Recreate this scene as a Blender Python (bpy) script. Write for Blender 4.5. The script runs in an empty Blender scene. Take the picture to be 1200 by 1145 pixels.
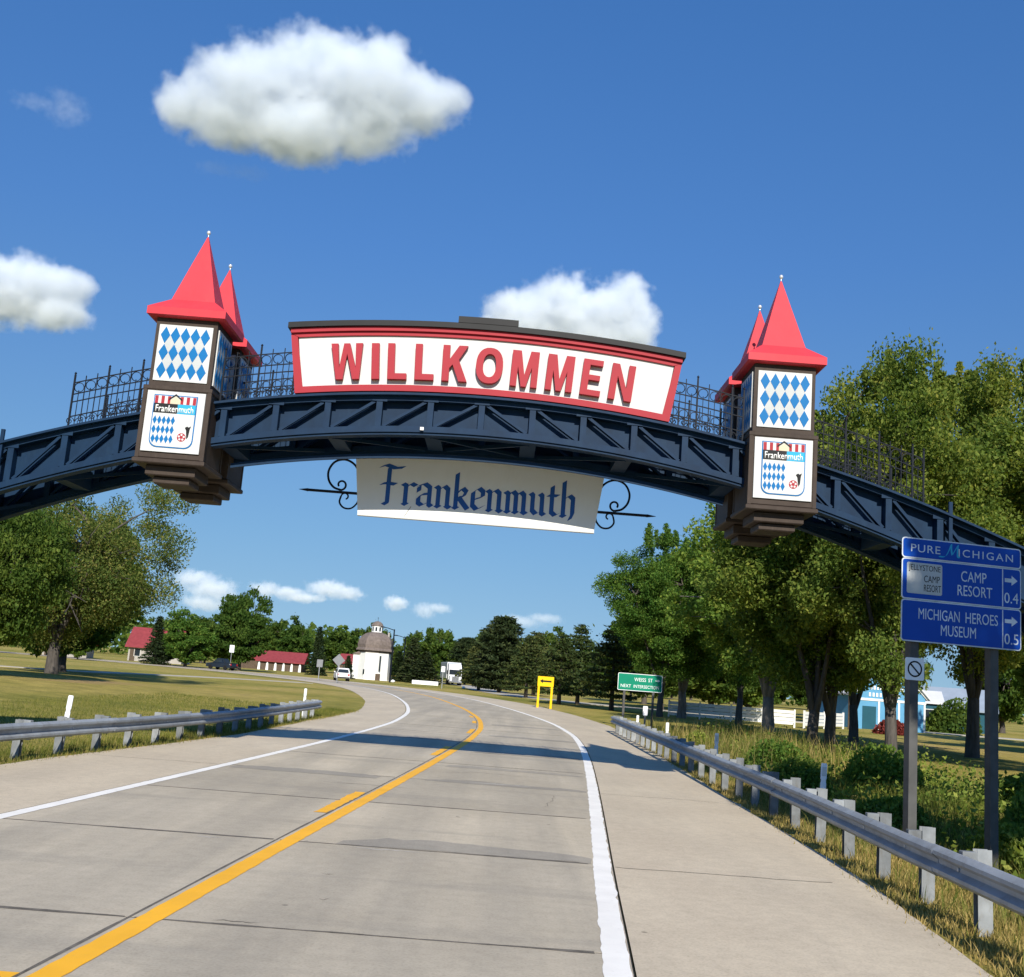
import bpy, math, random
import numpy as np
from mathutils import Vector, Matrix, Euler

# ------------------------------------------------------------------ camera, sky, sun, exposure
scene = bpy.context.scene
COL = scene.collection
cam_data = bpy.data.cameras.new("camera")
cam = bpy.data.objects.new("camera", cam_data)
COL.objects.link(cam)
cam_data.sensor_width = 36.0
cam_data.sensor_fit = 'HORIZONTAL'
cam_data.lens = 36.0 * 1280.0 / 1200.0
cam_data.clip_start = 0.1
cam_data.clip_end = 60000.0
cam.matrix_world = (Matrix.Translation((0, 0, 2.15)) @ Matrix.Rotation(math.radians(90 + 9.8), 4, 'X')
                    @ Matrix.Rotation(math.radians(4.4), 4, 'Z'))
scene.camera = cam

SUN_EL, SUN_AZ = 31.0, 5.5          # elevation; azimuth to the right of straight behind the camera
sun_dir = Vector((math.sin(math.radians(SUN_AZ)) * math.cos(math.radians(SUN_EL)),
                  -math.cos(math.radians(SUN_AZ)) * math.cos(math.radians(SUN_EL)),
                  math.sin(math.radians(SUN_EL))))
world = bpy.data.worlds.new("World")
scene.world = world
world.use_nodes = True
wn = world.node_tree
for n in list(wn.nodes):
    wn.nodes.remove(n)
w_out = wn.nodes.new('ShaderNodeOutputWorld')
w_bg = wn.nodes.new('ShaderNodeBackground')
w_sky = wn.nodes.new('ShaderNodeTexSky')
w_sky.sky_type = 'NISHITA'
w_sky.sun_disc = False
w_sky.sun_elevation = math.radians(SUN_EL)
w_sky.sun_rotation = math.radians(180 - SUN_AZ)
w_sky.air_density = 1.0
w_sky.dust_density = 0.0
w_sky.ozone_density = 2.5
w_bg.inputs['Strength'].default_value = 0.144
# clear dry air: the pale band at the horizon is thinner than the model's, and the blue deeper overhead
w_tc = wn.nodes.new('ShaderNodeTexCoord')
w_ma = wn.nodes.new('ShaderNodeVectorMath'); w_ma.operation = 'MULTIPLY_ADD'
w_ma.inputs[1].default_value = (1, 1, 0.8); w_ma.inputs[2].default_value = (0, 0, 0.22)
w_no = wn.nodes.new('ShaderNodeVectorMath'); w_no.operation = 'NORMALIZE'
w_mz = wn.nodes.new('ShaderNodeVectorMath'); w_mz.operation = 'MAXIMUM'; w_mz.inputs[1].default_value = (-2, -2, 0)   # below the horizon the sky goes on as at the horizon
wn.links.new(w_tc.outputs['Generated'], w_mz.inputs[0]); wn.links.new(w_mz.outputs[0], w_ma.inputs[0]); wn.links.new(w_ma.outputs[0], w_no.inputs[0]); wn.links.new(w_no.outputs[0], w_sky.inputs[0])
w_sx = wn.nodes.new('ShaderNodeSeparateXYZ'); wn.links.new(w_tc.outputs['Generated'], w_sx.inputs[0])
w_cr = wn.nodes.new('ShaderNodeValToRGB'); w_e = w_cr.color_ramp.elements
w_e[0].position = 0.0; w_e[0].color = (0.62, 0.61, 0.52, 1)
w_e[1].position = 0.56; w_e[1].color = (0.345, 0.635, 0.915, 1)
for p_, c_ in ((0.115, (0.52, 0.63, 0.63)), (0.37, (0.385, 0.62, 0.84))):
    k_ = w_e.new(p_); k_.color = (*c_, 1)
wn.links.new(w_sx.outputs[2], w_cr.inputs[0])
w_mx = wn.nodes.new('ShaderNodeMix'); w_mx.data_type = 'RGBA'; w_mx.blend_type = 'MULTIPLY'; w_mx.inputs[0].default_value = 1.0
wn.links.new(w_sky.outputs[0], w_mx.inputs[6]); wn.links.new(w_cr.outputs[0], w_mx.inputs[7])
wn.links.new(w_mx.outputs[2], w_bg.inputs['Color'])
wn.links.new(w_bg.outputs[0], w_out.inputs['Surface'])

sun_data = bpy.data.lights.new("sun", 'SUN')
sun_data.energy = 4.7
sun_data.angle = math.radians(0.53)
sun_data.color = (1.0, 0.93, 0.81)
sun = bpy.data.objects.new("sun", sun_data)
COL.objects.link(sun)
sun.rotation_euler = sun_dir.to_track_quat('Z', 'Y').to_euler()
sun.location = sun_dir * 60

scene.view_settings.view_transform = 'Standard'
scene.view_settings.look = 'None'
scene.view_settings.exposure = 0.45
scene.view_settings.gamma = 1.0
scene.view_settings.use_curve_mapping = False
scene.render.engine = 'CYCLES'
cy = scene.cycles
cy.max_bounces = 7
cy.diffuse_bounces = 2
cy.glossy_bounces = 2
cy.transmission_bounces = 3
cy.volume_bounces = 5
cy.transparent_max_bounces = 8
cy.caustics_reflective = False
cy.caustics_refractive = False
cy.volume_step_rate = 1.0
cy.volume_max_steps = 96
cy.use_denoising = True
cy.use_adaptive_sampling = True
cy.adaptive_threshold = 0.015

# ------------------------------------------------------------------ mesh helpers
PI = math.pi
def rng(seed):
    return np.random.default_rng(seed)

class MB:
    """collects simple shapes; build() links them as ONE mesh object"""
    def __init__(self):
        self.v = []; self.f = []; self.m = []; self.mi = 0
    def add(self, verts, faces):
        o = len(self.v)
        self.v.extend([tuple(p) for p in verts])
        self.f.extend([tuple(i + o for i in f) for f in faces])
        self.m.extend([self.mi] * len(faces))
        return self
    def box(self, x0, x1, y0, y1, z0, z1):
        V = [(x0,y0,z0),(x1,y0,z0),(x1,y1,z0),(x0,y1,z0),(x0,y0,z1),(x1,y0,z1),(x1,y1,z1),(x0,y1,z1)]
        return self.add(V, [(3,2,1,0),(4,5,6,7),(0,1,5,4),(1,2,6,5),(2,3,7,6),(3,0,4,7)])
    def bbox(self, x0, x1, y0, y1, z0, z1, b=0.01):
        """box with bevelled vertical and horizontal edges along the front (chamfer all round)"""
        s = []
        for z, k in ((z0, b), (z0 + b, 0), (z1 - b, 0), (z1, b)):
            s.append([(x0+k+b*(k==0)*0, y0+k, z), (x1-k, y0+k, z), (x1-k, y1-k, z), (x0+k, y1-k, z)])
        V = [p for r in s for p in r]
        F = [(3,2,1,0), (12,13,14,15)]
        for r in range(3):
            for i in range(4):
                a = r*4+i; c = r*4+(i+1) % 4
                F.append((a, c, c+4, a+4))
        return self.add(V, F)
    def loft(self, rings, caps=True, close=True):
        n = len(rings[0]); V = [p for r in rings for p in r]; F = []
        for r in range(len(rings)-1):
            for i in range(n if close else n-1):
                a = r*n+i; c = r*n+(i+1) % n
                F.append((a, c, c+n, a+n))
        if caps and close:
            F.append(tuple(reversed(range(n)))); k = (len(rings)-1)*n
            F.append(tuple(range(k, k+n)))
        return self.add(V, F)
    def prism_y(self, poly, y0, y1):
        """polygon in xz (counter-clockwise seen from -y), extruded from y0 (front) to y1"""
        n = len(poly)
        V = [(x, y0, z) for x, z in poly] + [(x, y1, z) for x, z in poly]
        F = [tuple(range(n)), tuple(reversed(range(n, 2*n)))]
        for i in range(n):
            j = (i+1) % n
            F.append((j, i, i+n, j+n))
        return self.add(V, F)
    def prism_z(self, poly, z0, z1):
        n = len(poly)
        V = [(x, y, z0) for x, y in poly] + [(x, y, z1) for x, y in poly]
        F = [tuple(reversed(range(n))), tuple(range(n, 2*n))]
        for i in range(n):
            j = (i+1) % n
            F.append((i, j, j+n, i+n))
        return self.add(V, F)
    def prism_x(self, poly, x0, x1):
        n = len(poly)
        V = [(x0, y, z) for y, z in poly] + [(x1, y, z) for y, z in poly]
        F = [tuple(range(n)), tuple(reversed(range(n, 2*n)))]
        for i in range(n):
            j = (i+1) % n
            F.append((j, i, i+n, j+n))
        return self.add(V, F)
    def tube(self, pts, r, n=6, caps=True):
        pts = [Vector(p) for p in pts]; N = len(pts)
        rs = list(r) if hasattr(r, '__len__') else [r]*N
        rings = []; u = None
        for i, p in enumerate(pts):
            t = (pts[min(i+1, N-1)] - pts[max(i-1, 0)])
            if t.length < 1e-9: t = Vector((0,0,1))
            t.normalize()
            if u is None:
                u = t.orthogonal().normalized()
            else:
                u = (u - t*u.dot(t))
                u = u.normalized() if u.length > 1e-6 else t.orthogonal().normalized()
            w = t.cross(u)
            rings.append([tuple(p + (u*math.cos(2*PI*k/n) + w*math.sin(2*PI*k/n))*rs[i]) for k in range(n)])
        return self.loft(rings, caps)
    def bar(self, a, b, w, h, up=(0, 1, 0)):
        """rectangular bar from a to b; w across (in the a-b / up-normal plane), h along up"""
        a, b, up = Vector(a), Vector(b), Vector(up)
        t = (b-a).normalized(); s = t.cross(up).normalized(); up = s.cross(t)
        r = lambda p: [tuple(p + s*(w/2*i) + up*(h/2*j)) for i, j in ((-1,-1),(1,-1),(1,1),(-1,1))]
        return self.loft([r(a), r(b)])
    def lathe(self, prof, n=16, c=(0,0,0), axis='z'):
        rings = []
        for r, h in prof:
            ring = []
            for k in range(n):
                a = 2*PI*k/n
                p = (r*math.cos(a), r*math.sin(a), h)
                if axis == 'x': p = (h, p[0], p[1])
                if axis == 'y': p = (p[0], h, p[1])
                ring.append((p[0]+c[0], p[1]+c[1], p[2]+c[2]))
            rings.append(ring)
        return self.loft(rings)
    def mesh(self, name, mats, smooth=False):
        me = bpy.data.meshes.new(name)
        me.from_pydata(self.v, [], self.f)
        for m in (mats if isinstance(mats, (list, tuple)) else [mats]):
            me.materials.append(m)
        if any(self.m):
            me.polygons.foreach_set('material_index', self.m)
        if smooth:
            me.polygons.foreach_set('use_smooth', [True]*len(me.polygons))
            if smooth != 'all':
                try: me.set_sharp_from_angle(angle=math.radians(40))
                except Exception: pass
        me.validate(); me.update()
        return me
    def build(self, name, mats, parent=None, smooth=False, loc=None):
        o = bpy.data.objects.new(name, self.mesh(name, mats, smooth))
        COL.objects.link(o)
        if parent: o.parent = parent
        if loc: o.location = loc
        return o

def place(name, me, parent=None, loc=(0,0,0), rot=(0,0,0), scale=(1,1,1)):
    o = bpy.data.objects.new(name, me); COL.objects.link(o)
    o.parent = parent; o.location = loc; o.rotation_euler = rot; o.scale = scale
    return o
def tag(o, label=None, cat=None, group=None, kind=None):
    if label: o['label'] = label
    if cat: o['category'] = cat
    if group: o['group'] = group
    if kind: o['kind'] = kind
    return o
def empty(name, loc=(0,0,0), rz=0.0):
    o = bpy.data.objects.new(name, None); COL.objects.link(o)
    o.empty_display_size = 0.3; o.location = loc; o.rotation_euler = (0,0,rz)
    return o
def copy_tree(o, parent=None):
    c = o.copy(); COL.objects.link(c); c.parent = parent
    for ch in list(o.children):
        copy_tree(ch, c)
    return c
def np_mesh(name, V, F, mats, mi=None, smooth=False):
    """fast mesh from numpy: V (n,3), F (m,4) or (m,3)"""
    me = bpy.data.meshes.new(name)
    V = np.asarray(V, np.float32); F = np.asarray(F, np.int32); k = F.shape[1]
    me.vertices.add(len(V)); me.vertices.foreach_set('co', V.ravel())
    me.loops.add(F.size); me.loops.foreach_set('vertex_index', F.ravel())
    me.polygons.add(len(F))
    me.polygons.foreach_set('loop_start', np.arange(0, F.size, k, dtype=np.int32))
    for m in (mats if isinstance(mats, (list, tuple)) else [mats]):
        me.materials.append(m)
    if mi is not None: me.polygons.foreach_set('material_index', np.asarray(mi, np.int32))
    me.polygons.foreach_set('use_smooth', np.full(len(F), bool(smooth)))
    me.update(calc_edges=True)
    return me
def font_mesh(txt, size, mat, ext=0.01, bold=0.0, sx=1.0, shear=0.0, space=1.0):
    """one text run as a mesh lying in xz, facing -y, origin at the left of the baseline"""
    cu = bpy.data.curves.new('text', 'FONT')
    cu.body = txt; cu.size = size; cu.extrude = ext; cu.offset = bold; cu.shear = shear; cu.space_character = space
    cu.resolution_u = 3
    ob = bpy.data.objects.new('text', cu); COL.objects.link(ob)
    dg = bpy.context.evaluated_depsgraph_get()
    me = bpy.data.meshes.new_from_object(ob.evaluated_get(dg))
    bpy.data.objects.remove(ob); bpy.data.curves.remove(cu)
    me.transform(Matrix.Rotation(PI/2, 4, 'X') @ Matrix.Diagonal((sx, 1, 1, 1)))
    me.materials.clear(); me.materials.append(mat)
    return me
def mesh_size(me):
    c = np.empty(len(me.vertices)*3, np.float32); me.vertices.foreach_get('co', c); c = c.reshape(-1, 3)
    return c.min(0), c.max(0)
def text_fit(txt, w, h, mat, ext=0.004, bold=0.0, shear=0.0, space=1.0):
    """text scaled to width w and height h, centred on the origin in x and z"""
    me = font_mesh(txt, 1.0, mat, 0.0, bold, 1.0, shear, space)
    a, b = mesh_size(me)
    me.transform(Matrix.Diagonal((w/(b[0]-a[0]), 1, h/(b[2]-a[2]), 1)) @ Matrix.Translation((-(a[0]+b[0])/2, 0, -(a[2]+b[2])/2)))
    # give it thickness towards +y
    import bmesh
    bm = bmesh.new(); bm.from_mesh(me)
    if ext:
        r = bmesh.ops.extrude_face_region(bm, geom=list(bm.faces))
        bmesh.ops.translate(bm, vec=(0, -ext, 0), verts=[g for g in r['geom'] if isinstance(g, bmesh.types.BMVert)])
        bmesh.ops.recalc_face_normals(bm, faces=bm.faces)
    bm.to_mesh(me); bm.free()
    return me

# ------------------------------------------------------------------ materials
def mat_new(name):
    m = bpy.data.materials.new(name); m.use_nodes = True
    nt = m.node_tree; b = nt.nodes.get('Principled BSDF')
    return m, nt, b
def ramp(nt, stops):
    r = nt.nodes.new('ShaderNodeValToRGB'); e = r.color_ramp.elements
    while len(e) > 1: e.remove(e[-1])
    e[0].position = stops[0][0]; e[0].color = (*stops[0][1], 1)
    for p, c in stops[1:]:
        k = e.new(p); k.color = (*c, 1)
    return r
def noise(nt, scale, detail=4, rough=0.55, coord='Object', vscale=None, dist=0.0):
    tc = nt.nodes.new('ShaderNodeTexCoord'); n = nt.nodes.new('ShaderNodeTexNoise')
    n.inputs['Scale'].default_value = scale; n.inputs['Detail'].default_value = detail
    n.inputs['Roughness'].default_value = rough; n.inputs['Distortion'].default_value = dist
    src = tc.outputs[coord] if coord != 'World' else None
    if coord == 'World':
        g = nt.nodes.new('ShaderNodeNewGeometry'); src = g.outputs['Position']
    if vscale:
        mp = nt.nodes.new('ShaderNodeVectorMath'); mp.operation = 'MULTIPLY'; mp.inputs[1].default_value = vscale
        nt.links.new(src, mp.inputs[0]); src = mp.outputs[0]
    nt.links.new(src, n.inputs['Vector'])
    return n
def mixc(nt, a, b, fac, mode='MIX'):
    m = nt.nodes.new('ShaderNodeMix'); m.data_type = 'RGBA'; m.blend_type = mode
    for s, v in ((m.inputs[6], a), (m.inputs[7], b), (m.inputs[0], fac)):
        if isinstance(v, (int, float)): s.default_value = v
        elif isinstance(v, tuple): s.default_value = (*v, 1)
        else: nt.links.new(v, s)
    return m.outputs[2]
def bump(nt, b, h, strength=0.3, dist=0.02):
    k = nt.nodes.new('ShaderNodeBump'); k.inputs['Strength'].default_value = strength
    k.inputs['Distance'].default_value = dist
    nt.links.new(h, k.inputs['Height']); nt.links.new(k.outputs[0], b.inputs['Normal'])
def paint(name, col, rough=0.5, var=0.12, scale=2.0, metal=0.0, spec=0.14, dirt=None, each=0.0):
    """painted or plain surface: a little blotchy, a little uneven in gloss"""
    m, nt, b = mat_new(name)
    n = noise(nt, scale, 5, 0.6, 'World')
    c1 = tuple(max(0, x*(1-var)) for x in col); c2 = tuple(min(1, x*(1+var)) for x in col)
    r = ramp(nt, [(0.3, c1), (0.7, c2)]); nt.links.new(n.outputs[0], r.inputs[0])
    out = r.outputs[0]
    if dirt:
        n2 = noise(nt, scale*3.1, 6, 0.7, 'World', (1, 1, 0.35))
        r2 = ramp(nt, [(0.52, (0,0,0)), (0.75, (1,1,1))]); nt.links.new(n2.outputs[0], r2.inputs[0])
        mul = nt.nodes.new('ShaderNodeMath'); mul.operation = 'MULTIPLY'; mul.inputs[1].default_value = dirt[1]
        nt.links.new(r2.outputs[0], mul.inputs[0])
        out = mixc(nt, out, dirt[0], mul.outputs[0])
    if each:                                   # every piece weathered a little differently
        oi = nt.nodes.new('ShaderNodeObjectInfo'); ro = ramp(nt, [(0, (1-each,)*3), (1, (1+each,)*3)]); nt.links.new(oi.outputs['Random'], ro.inputs[0])
        out = mixc(nt, out, ro.outputs[0], 1.0, 'MULTIPLY')
    nt.links.new(out, b.inputs['Base Color'])
    b.inputs['Roughness'].default_value = rough; b.inputs['Metallic'].default_value = metal
    b.inputs['Specular IOR Level'].default_value = spec
    return m
M = {}
M['roof_red'] = paint('roof_red', (0.58, 0.046, 0.062), 0.5, 0.09, 1.1, dirt=((0.40, 0.06, 0.07), 0.45))
M['sign_red'] = paint('sign_red', (0.33, 0.026, 0.038), 0.5, 0.06, 1.5)
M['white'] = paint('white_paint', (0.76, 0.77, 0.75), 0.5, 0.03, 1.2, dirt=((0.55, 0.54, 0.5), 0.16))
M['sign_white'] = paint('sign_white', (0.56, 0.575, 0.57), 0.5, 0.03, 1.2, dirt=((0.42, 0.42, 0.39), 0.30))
M['navy'] = paint('navy_steel', (0.005, 0.023, 0.058), 0.55, 0.2, 2.0, dirt=((0.014, 0.040, 0.080), 0.45))
M['iron'] = paint('black_iron', (0.006, 0.009, 0.016), 0.55, 0.2, 3.0)
M['brown'] = paint('brown_siding', (0.052, 0.039, 0.032), 0.6, 0.15, 4.0, dirt=((0.085, 0.068, 0.056), 0.4))
M['dark_cap'] = paint('charcoal_cap', (0.018, 0.019, 0.021), 0.5, 0.12, 2.0)
M['blue_dia'] = paint('blue_diamond', (0.004, 0.135, 0.36), 0.5, 0.06, 3.0)
M['pale_dia'] = paint('pale_diamond', (0.44, 0.46, 0.46), 0.5, 0.04, 3.0)
M['letter_navy'] = paint('letter_navy', (0.022, 0.095, 0.33), 0.5, 0.08, 3.0)
M['ball'] = paint('silver_ball', (0.8, 0.82, 0.85), 0.25, 0.02, 3.0, metal=0.6)
M['galv'] = paint('galvanised_steel', (0.42, 0.45, 0.48), 0.42, 0.14, 3.0, metal=0.35, dirt=((0.3, 0.29, 0.27), 0.5))
M['galv_post'] = paint('galvanised_post', (0.215, 0.23, 0.24), 0.6, 0.25, 4.0, metal=0.1, dirt=((0.15, 0.135, 0.11), 0.6), each=0.28)
M['galv_rail'] = paint('galvanised_rail', (0.30, 0.325, 0.35), 0.5, 0.18, 2.2, metal=0.2, dirt=((0.19, 0.18, 0.165), 0.7), each=0.10)
M['block'] = paint('blockout_grey', (0.17, 0.165, 0.16), 0.7, 0.2, 5.0)
M['sign_blue'] = paint('sign_blue', (0.006, 0.06, 0.36), 0.32, 0.08, 1.5)
M['sign_green'] = paint('sign_green', (0.006, 0.21, 0.125), 0.4, 0.05, 2.0)
M['sign_yellow'] = paint('sign_yellow', (0.80, 0.50, 0.01), 0.4, 0.05, 2.0)
M['reflect_white'] = paint('reflective_white', (0.78, 0.8, 0.82), 0.35, 0.03, 2.0)
M['sheet_white'] = paint('sign_sheeting', (0.55, 0.6, 0.66), 0.4, 0.18, 3.0)
M['sign_post'] = paint('sign_post_grey', (0.085, 0.085, 0.083), 0.7, 0.2, 4.0)
M['teal_ink'] = paint('teal_ink', (0.03, 0.34, 0.55), 0.4, 0.03, 2.0)
M['black'] = paint('black_ink', (0.012, 0.012, 0.013), 0.5, 0.1, 2.0)
M['tin'] = paint('sign_back', (0.20, 0.21, 0.22), 0.55, 0.1, 3.0, metal=0.1)
M['wood'] = paint('weathered_wood', (0.10, 0.075, 0.055), 0.85, 0.3, 5.0)
M['barn_blue'] = paint('barn_blue', (0.11, 0.31, 0.50), 0.6, 0.06, 1.0)
M['barn_teal'] = paint('barn_teal', (0.02, 0.085, 0.12), 0.6, 0.1, 1.0)
M['roof_pale'] = paint('pale_metal_roof', (0.62, 0.63, 0.64), 0.5, 0.06, 1.0)
M['roof_grey'] = paint('grey_metal_roof', (0.26, 0.31, 0.38), 0.5, 0.08, 1.0)
M['tile_red'] = paint('red_tile_roof', (0.24, 0.045, 0.05), 0.65, 0.16, 1.6)
M['shingle'] = paint('grey_shingle', (0.165, 0.135, 0.12), 0.8, 0.22, 2.4)
M['glass'] = paint('window_glass', (0.02, 0.027, 0.034), 0.08, 0.1, 1.0, spec=0.6)
M['rubber'] = paint('tyre_rubber', (0.014, 0.014, 0.014), 0.85, 0.1, 4.0)
M['car_white'] = paint('car_white', (0.74, 0.75, 0.76), 0.25, 0.02, 1.0, spec=0.5)
M['car_dark'] = paint('car_dark', (0.012, 0.019, 0.032), 0.22, 0.1, 1.0, spec=0.5)
M['lamp_red'] = paint('tail_lamp_red', (0.4, 0.012, 0.012), 0.25, 0.05, 1.0)
M['chrome'] = paint('bright_metal', (0.62, 0.63, 0.65), 0.2, 0.04, 1.0, metal=0.9)
M['gold'] = paint('pale_gold', (0.55, 0.5, 0.36), 0.5, 0.05, 2.0)
M['foot'] = paint('footing_concrete', (0.33, 0.31, 0.28), 0.85, 0.12, 3.0)

def concrete(name, c1, c2, stain, streak=True):
    m, nt, b = mat_new(name)
    big = noise(nt, 0.33, 4, 0.6, 'World', (1.0, 0.7, 1))
    r = ramp(nt, [(0.34, c1), (0.66, c2)]); nt.links.new(big.outputs[0], r.inputs[0])
    out = r.outputs[0]
    oi = nt.nodes.new('ShaderNodeObjectInfo')           # every slab a little different
    ro = ramp(nt, [(0, (0.90, 0.90, 0.90)), (0.5, (1, 0.995, 0.985)), (1, (1.09, 1.08, 1.06))])
    nt.links.new(oi.outputs['Random'], ro.inputs[0])
    out = mixc(nt, out, ro.outputs[0], 1.0, 'MULTIPLY')
    if streak:   # tyre-polished wheel paths and oil drip line run along the road
        st = noise(nt, 1.15, 5, 0.62, 'World', (1.0, 0.045, 1))
        rs = ramp(nt, [(0.40, (0,0,0)), (0.72, (1,1,1))]); nt.links.new(st.outputs[0], rs.inputs[0])
        k = nt.nodes.new('ShaderNodeMath'); k.operation = 'MULTIPLY'; k.inputs[1].default_value = 0.62
        nt.links.new(rs.outputs[0], k.inputs[0]); out = mixc(nt, out, stain, k.outputs[0])
        # two tyre-polished tracks per lane follow the near straight of the road
        gp = nt.nodes.new('ShaderNodeNewGeometry'); sp3 = nt.nodes.new('ShaderNodeSeparateXYZ'); nt.links.new(gp.outputs['Position'], sp3.inputs[0])
        def mm(op, a, b_):
            q = nt.nodes.new('ShaderNodeMath'); q.operation = op
            for s_, v_ in zip(q.inputs, (a, b_)):
                if v_ is None: continue
                if isinstance(v_, (int, float)): s_.default_value = v_
                else: nt.links.new(v_, s_)
            return q.outputs[0]
        off_ = mm('ADD', mm('SUBTRACT', sp3.outputs[0], mm('MULTIPLY', sp3.outputs[1], 0.066)), 3.30)
        tr_ = mm('MULTIPLY', mm('ADD', mm('COSINE', mm('MULTIPLY', mm('SUBTRACT', off_, 0.98), 3.49), None), 0.15), 0.5)
        tn_ = noise(nt, 0.9, 5, 0.65, 'World', (1.2, 0.22, 1))
        tr_ = mm('MULTIPLY', mm('MAXIMUM', tr_, 0.0), mm('MULTIPLY', tn_.outputs[0], 0.85))
        out = mixc(nt, out, tuple(x*0.92 for x in stain), tr_)
        sx = noise(nt, 0.8, 5, 0.6, 'World', (0.16, 1.0, 1))          # cross-wise patches next to joints
        rx = ramp(nt, [(0.56, (0,0,0)), (0.64, (1,1,1))]); nt.links.new(sx.outputs[0], rx.inputs[0])
        k2 = nt.nodes.new('ShaderNodeMath'); k2.operation = 'MULTIPLY'; k2.inputs[1].default_value = 0.42
        nt.links.new(rx.outputs[0], k2.inputs[0]); out = mixc(nt, out, stain, k2.outputs[0])
    if not streak:   # drift of grit and grey film on the shoulder
        gs_ = noise(nt, 0.55, 6, 0.68, 'World', (1.0, 0.22, 1)); rg = ramp(nt, [(0.44, (0,0,0)), (0.68, (1,1,1))]); nt.links.new(gs_.outputs[0], rg.inputs[0])
        kg = nt.nodes.new('ShaderNodeMath'); kg.operation = 'MULTIPLY'; kg.inputs[1].default_value = 0.55; nt.links.new(rg.outputs[0], kg.inputs[0])
        out = mixc(nt, out, stain, kg.outputs[0])
    sp = noise(nt, 38, 3, 0.7, 'World')
    rp = ramp(nt, [(0.30, (0.80, 0.79, 0.77)), (0.5, (1,1,1)), (0.75, (1.1, 1.09, 1.07))]); nt.links.new(sp.outputs[0], rp.inputs[0])
    out = mixc(nt, out, rp.outputs[0], 0.8, 'MULTIPLY')
    md = noise(nt, 5.5, 6, 0.68, 'World')
    rm = ramp(nt, [(0.32, (0.88, 0.88, 0.87)), (0.6, (1.03, 1.03, 1.02))]); nt.links.new(md.outputs[0], rm.inputs[0])
    out = mixc(nt, out, rm.outputs[0], 0.8, 'MULTIPLY')
    # small spalls and dark spots
    vo = nt.nodes.new('ShaderNodeTexVoronoi'); vo.inputs['Scale'].default_value = 0.9
    g = nt.nodes.new('ShaderNodeNewGeometry'); nt.links.new(g.outputs['Position'], vo.inputs['Vector'])
    rv = ramp(nt, [(0.0, (0.35,0.35,0.35)), (0.022, (0.5,0.5,0.5)), (0.03, (1,1,1))]); nt.links.new(vo.outputs['Distance'], rv.inputs[0])
    out = mixc(nt, out, rv.outputs[0], 0.8, 'MULTIPLY')
    nt.links.new(out, b.inputs['Base Color'])
    b.inputs['Roughness'].default_value = 0.9; b.inputs['Specular IOR Level'].default_value = 0.25
    bump(nt, b, sp.outputs[0], 0.25, 0.006)
    return m
M['slab'] = concrete('lane_concrete', (0.435, 0.380, 0.292), (0.54, 0.475, 0.370), (0.315, 0.284, 0.232))
M['shoulder'] = concrete('shoulder_concrete', (0.525, 0.445, 0.335), (0.615, 0.53, 0.40), (0.43, 0.37, 0.285), False)
M['joint'] = paint('joint_tar', (0.035, 0.032, 0.028), 0.9, 0.2, 6.0)
M['path'] = paint('path_concrete', (0.44, 0.41, 0.35), 0.9, 0.1, 1.0)

def line_paint(name, col, under):
    m, nt, b = mat_new(name)
    n = noise(nt, 17, 6, 0.7, 'World'); r = ramp(nt, [(0.60, (0,0,0)), (0.70, (1,1,1))]); nt.links.new(n.outputs[0], r.inputs[0])
    n2 = noise(nt, 1.4, 3, 0.6, 'World'); r2 = ramp(nt, [(0.3, tuple(x*0.86 for x in col)), (0.7, col)]); nt.links.new(n2.outputs[0], r2.inputs[0])
    k = nt.nodes.new('ShaderNodeMath'); k.operation = 'MULTIPLY'; k.inputs[1].default_value = 0.45
    nt.links.new(r.outputs[0], k.inputs[0])
    nt.links.new(mixc(nt, r2.outputs[0], under, k.outputs[0]), b.inputs['Base Color'])
    b.inputs['Roughness'].default_value = 0.7
    return m
M['line_white'] = line_paint('line_white', (0.92, 0.89, 0.82), (0.5, 0.46, 0.39))
M['line_yellow'] = line_paint('line_yellow', (0.95, 0.475, 0.016), (0.6, 0.38, 0.1))

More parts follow.
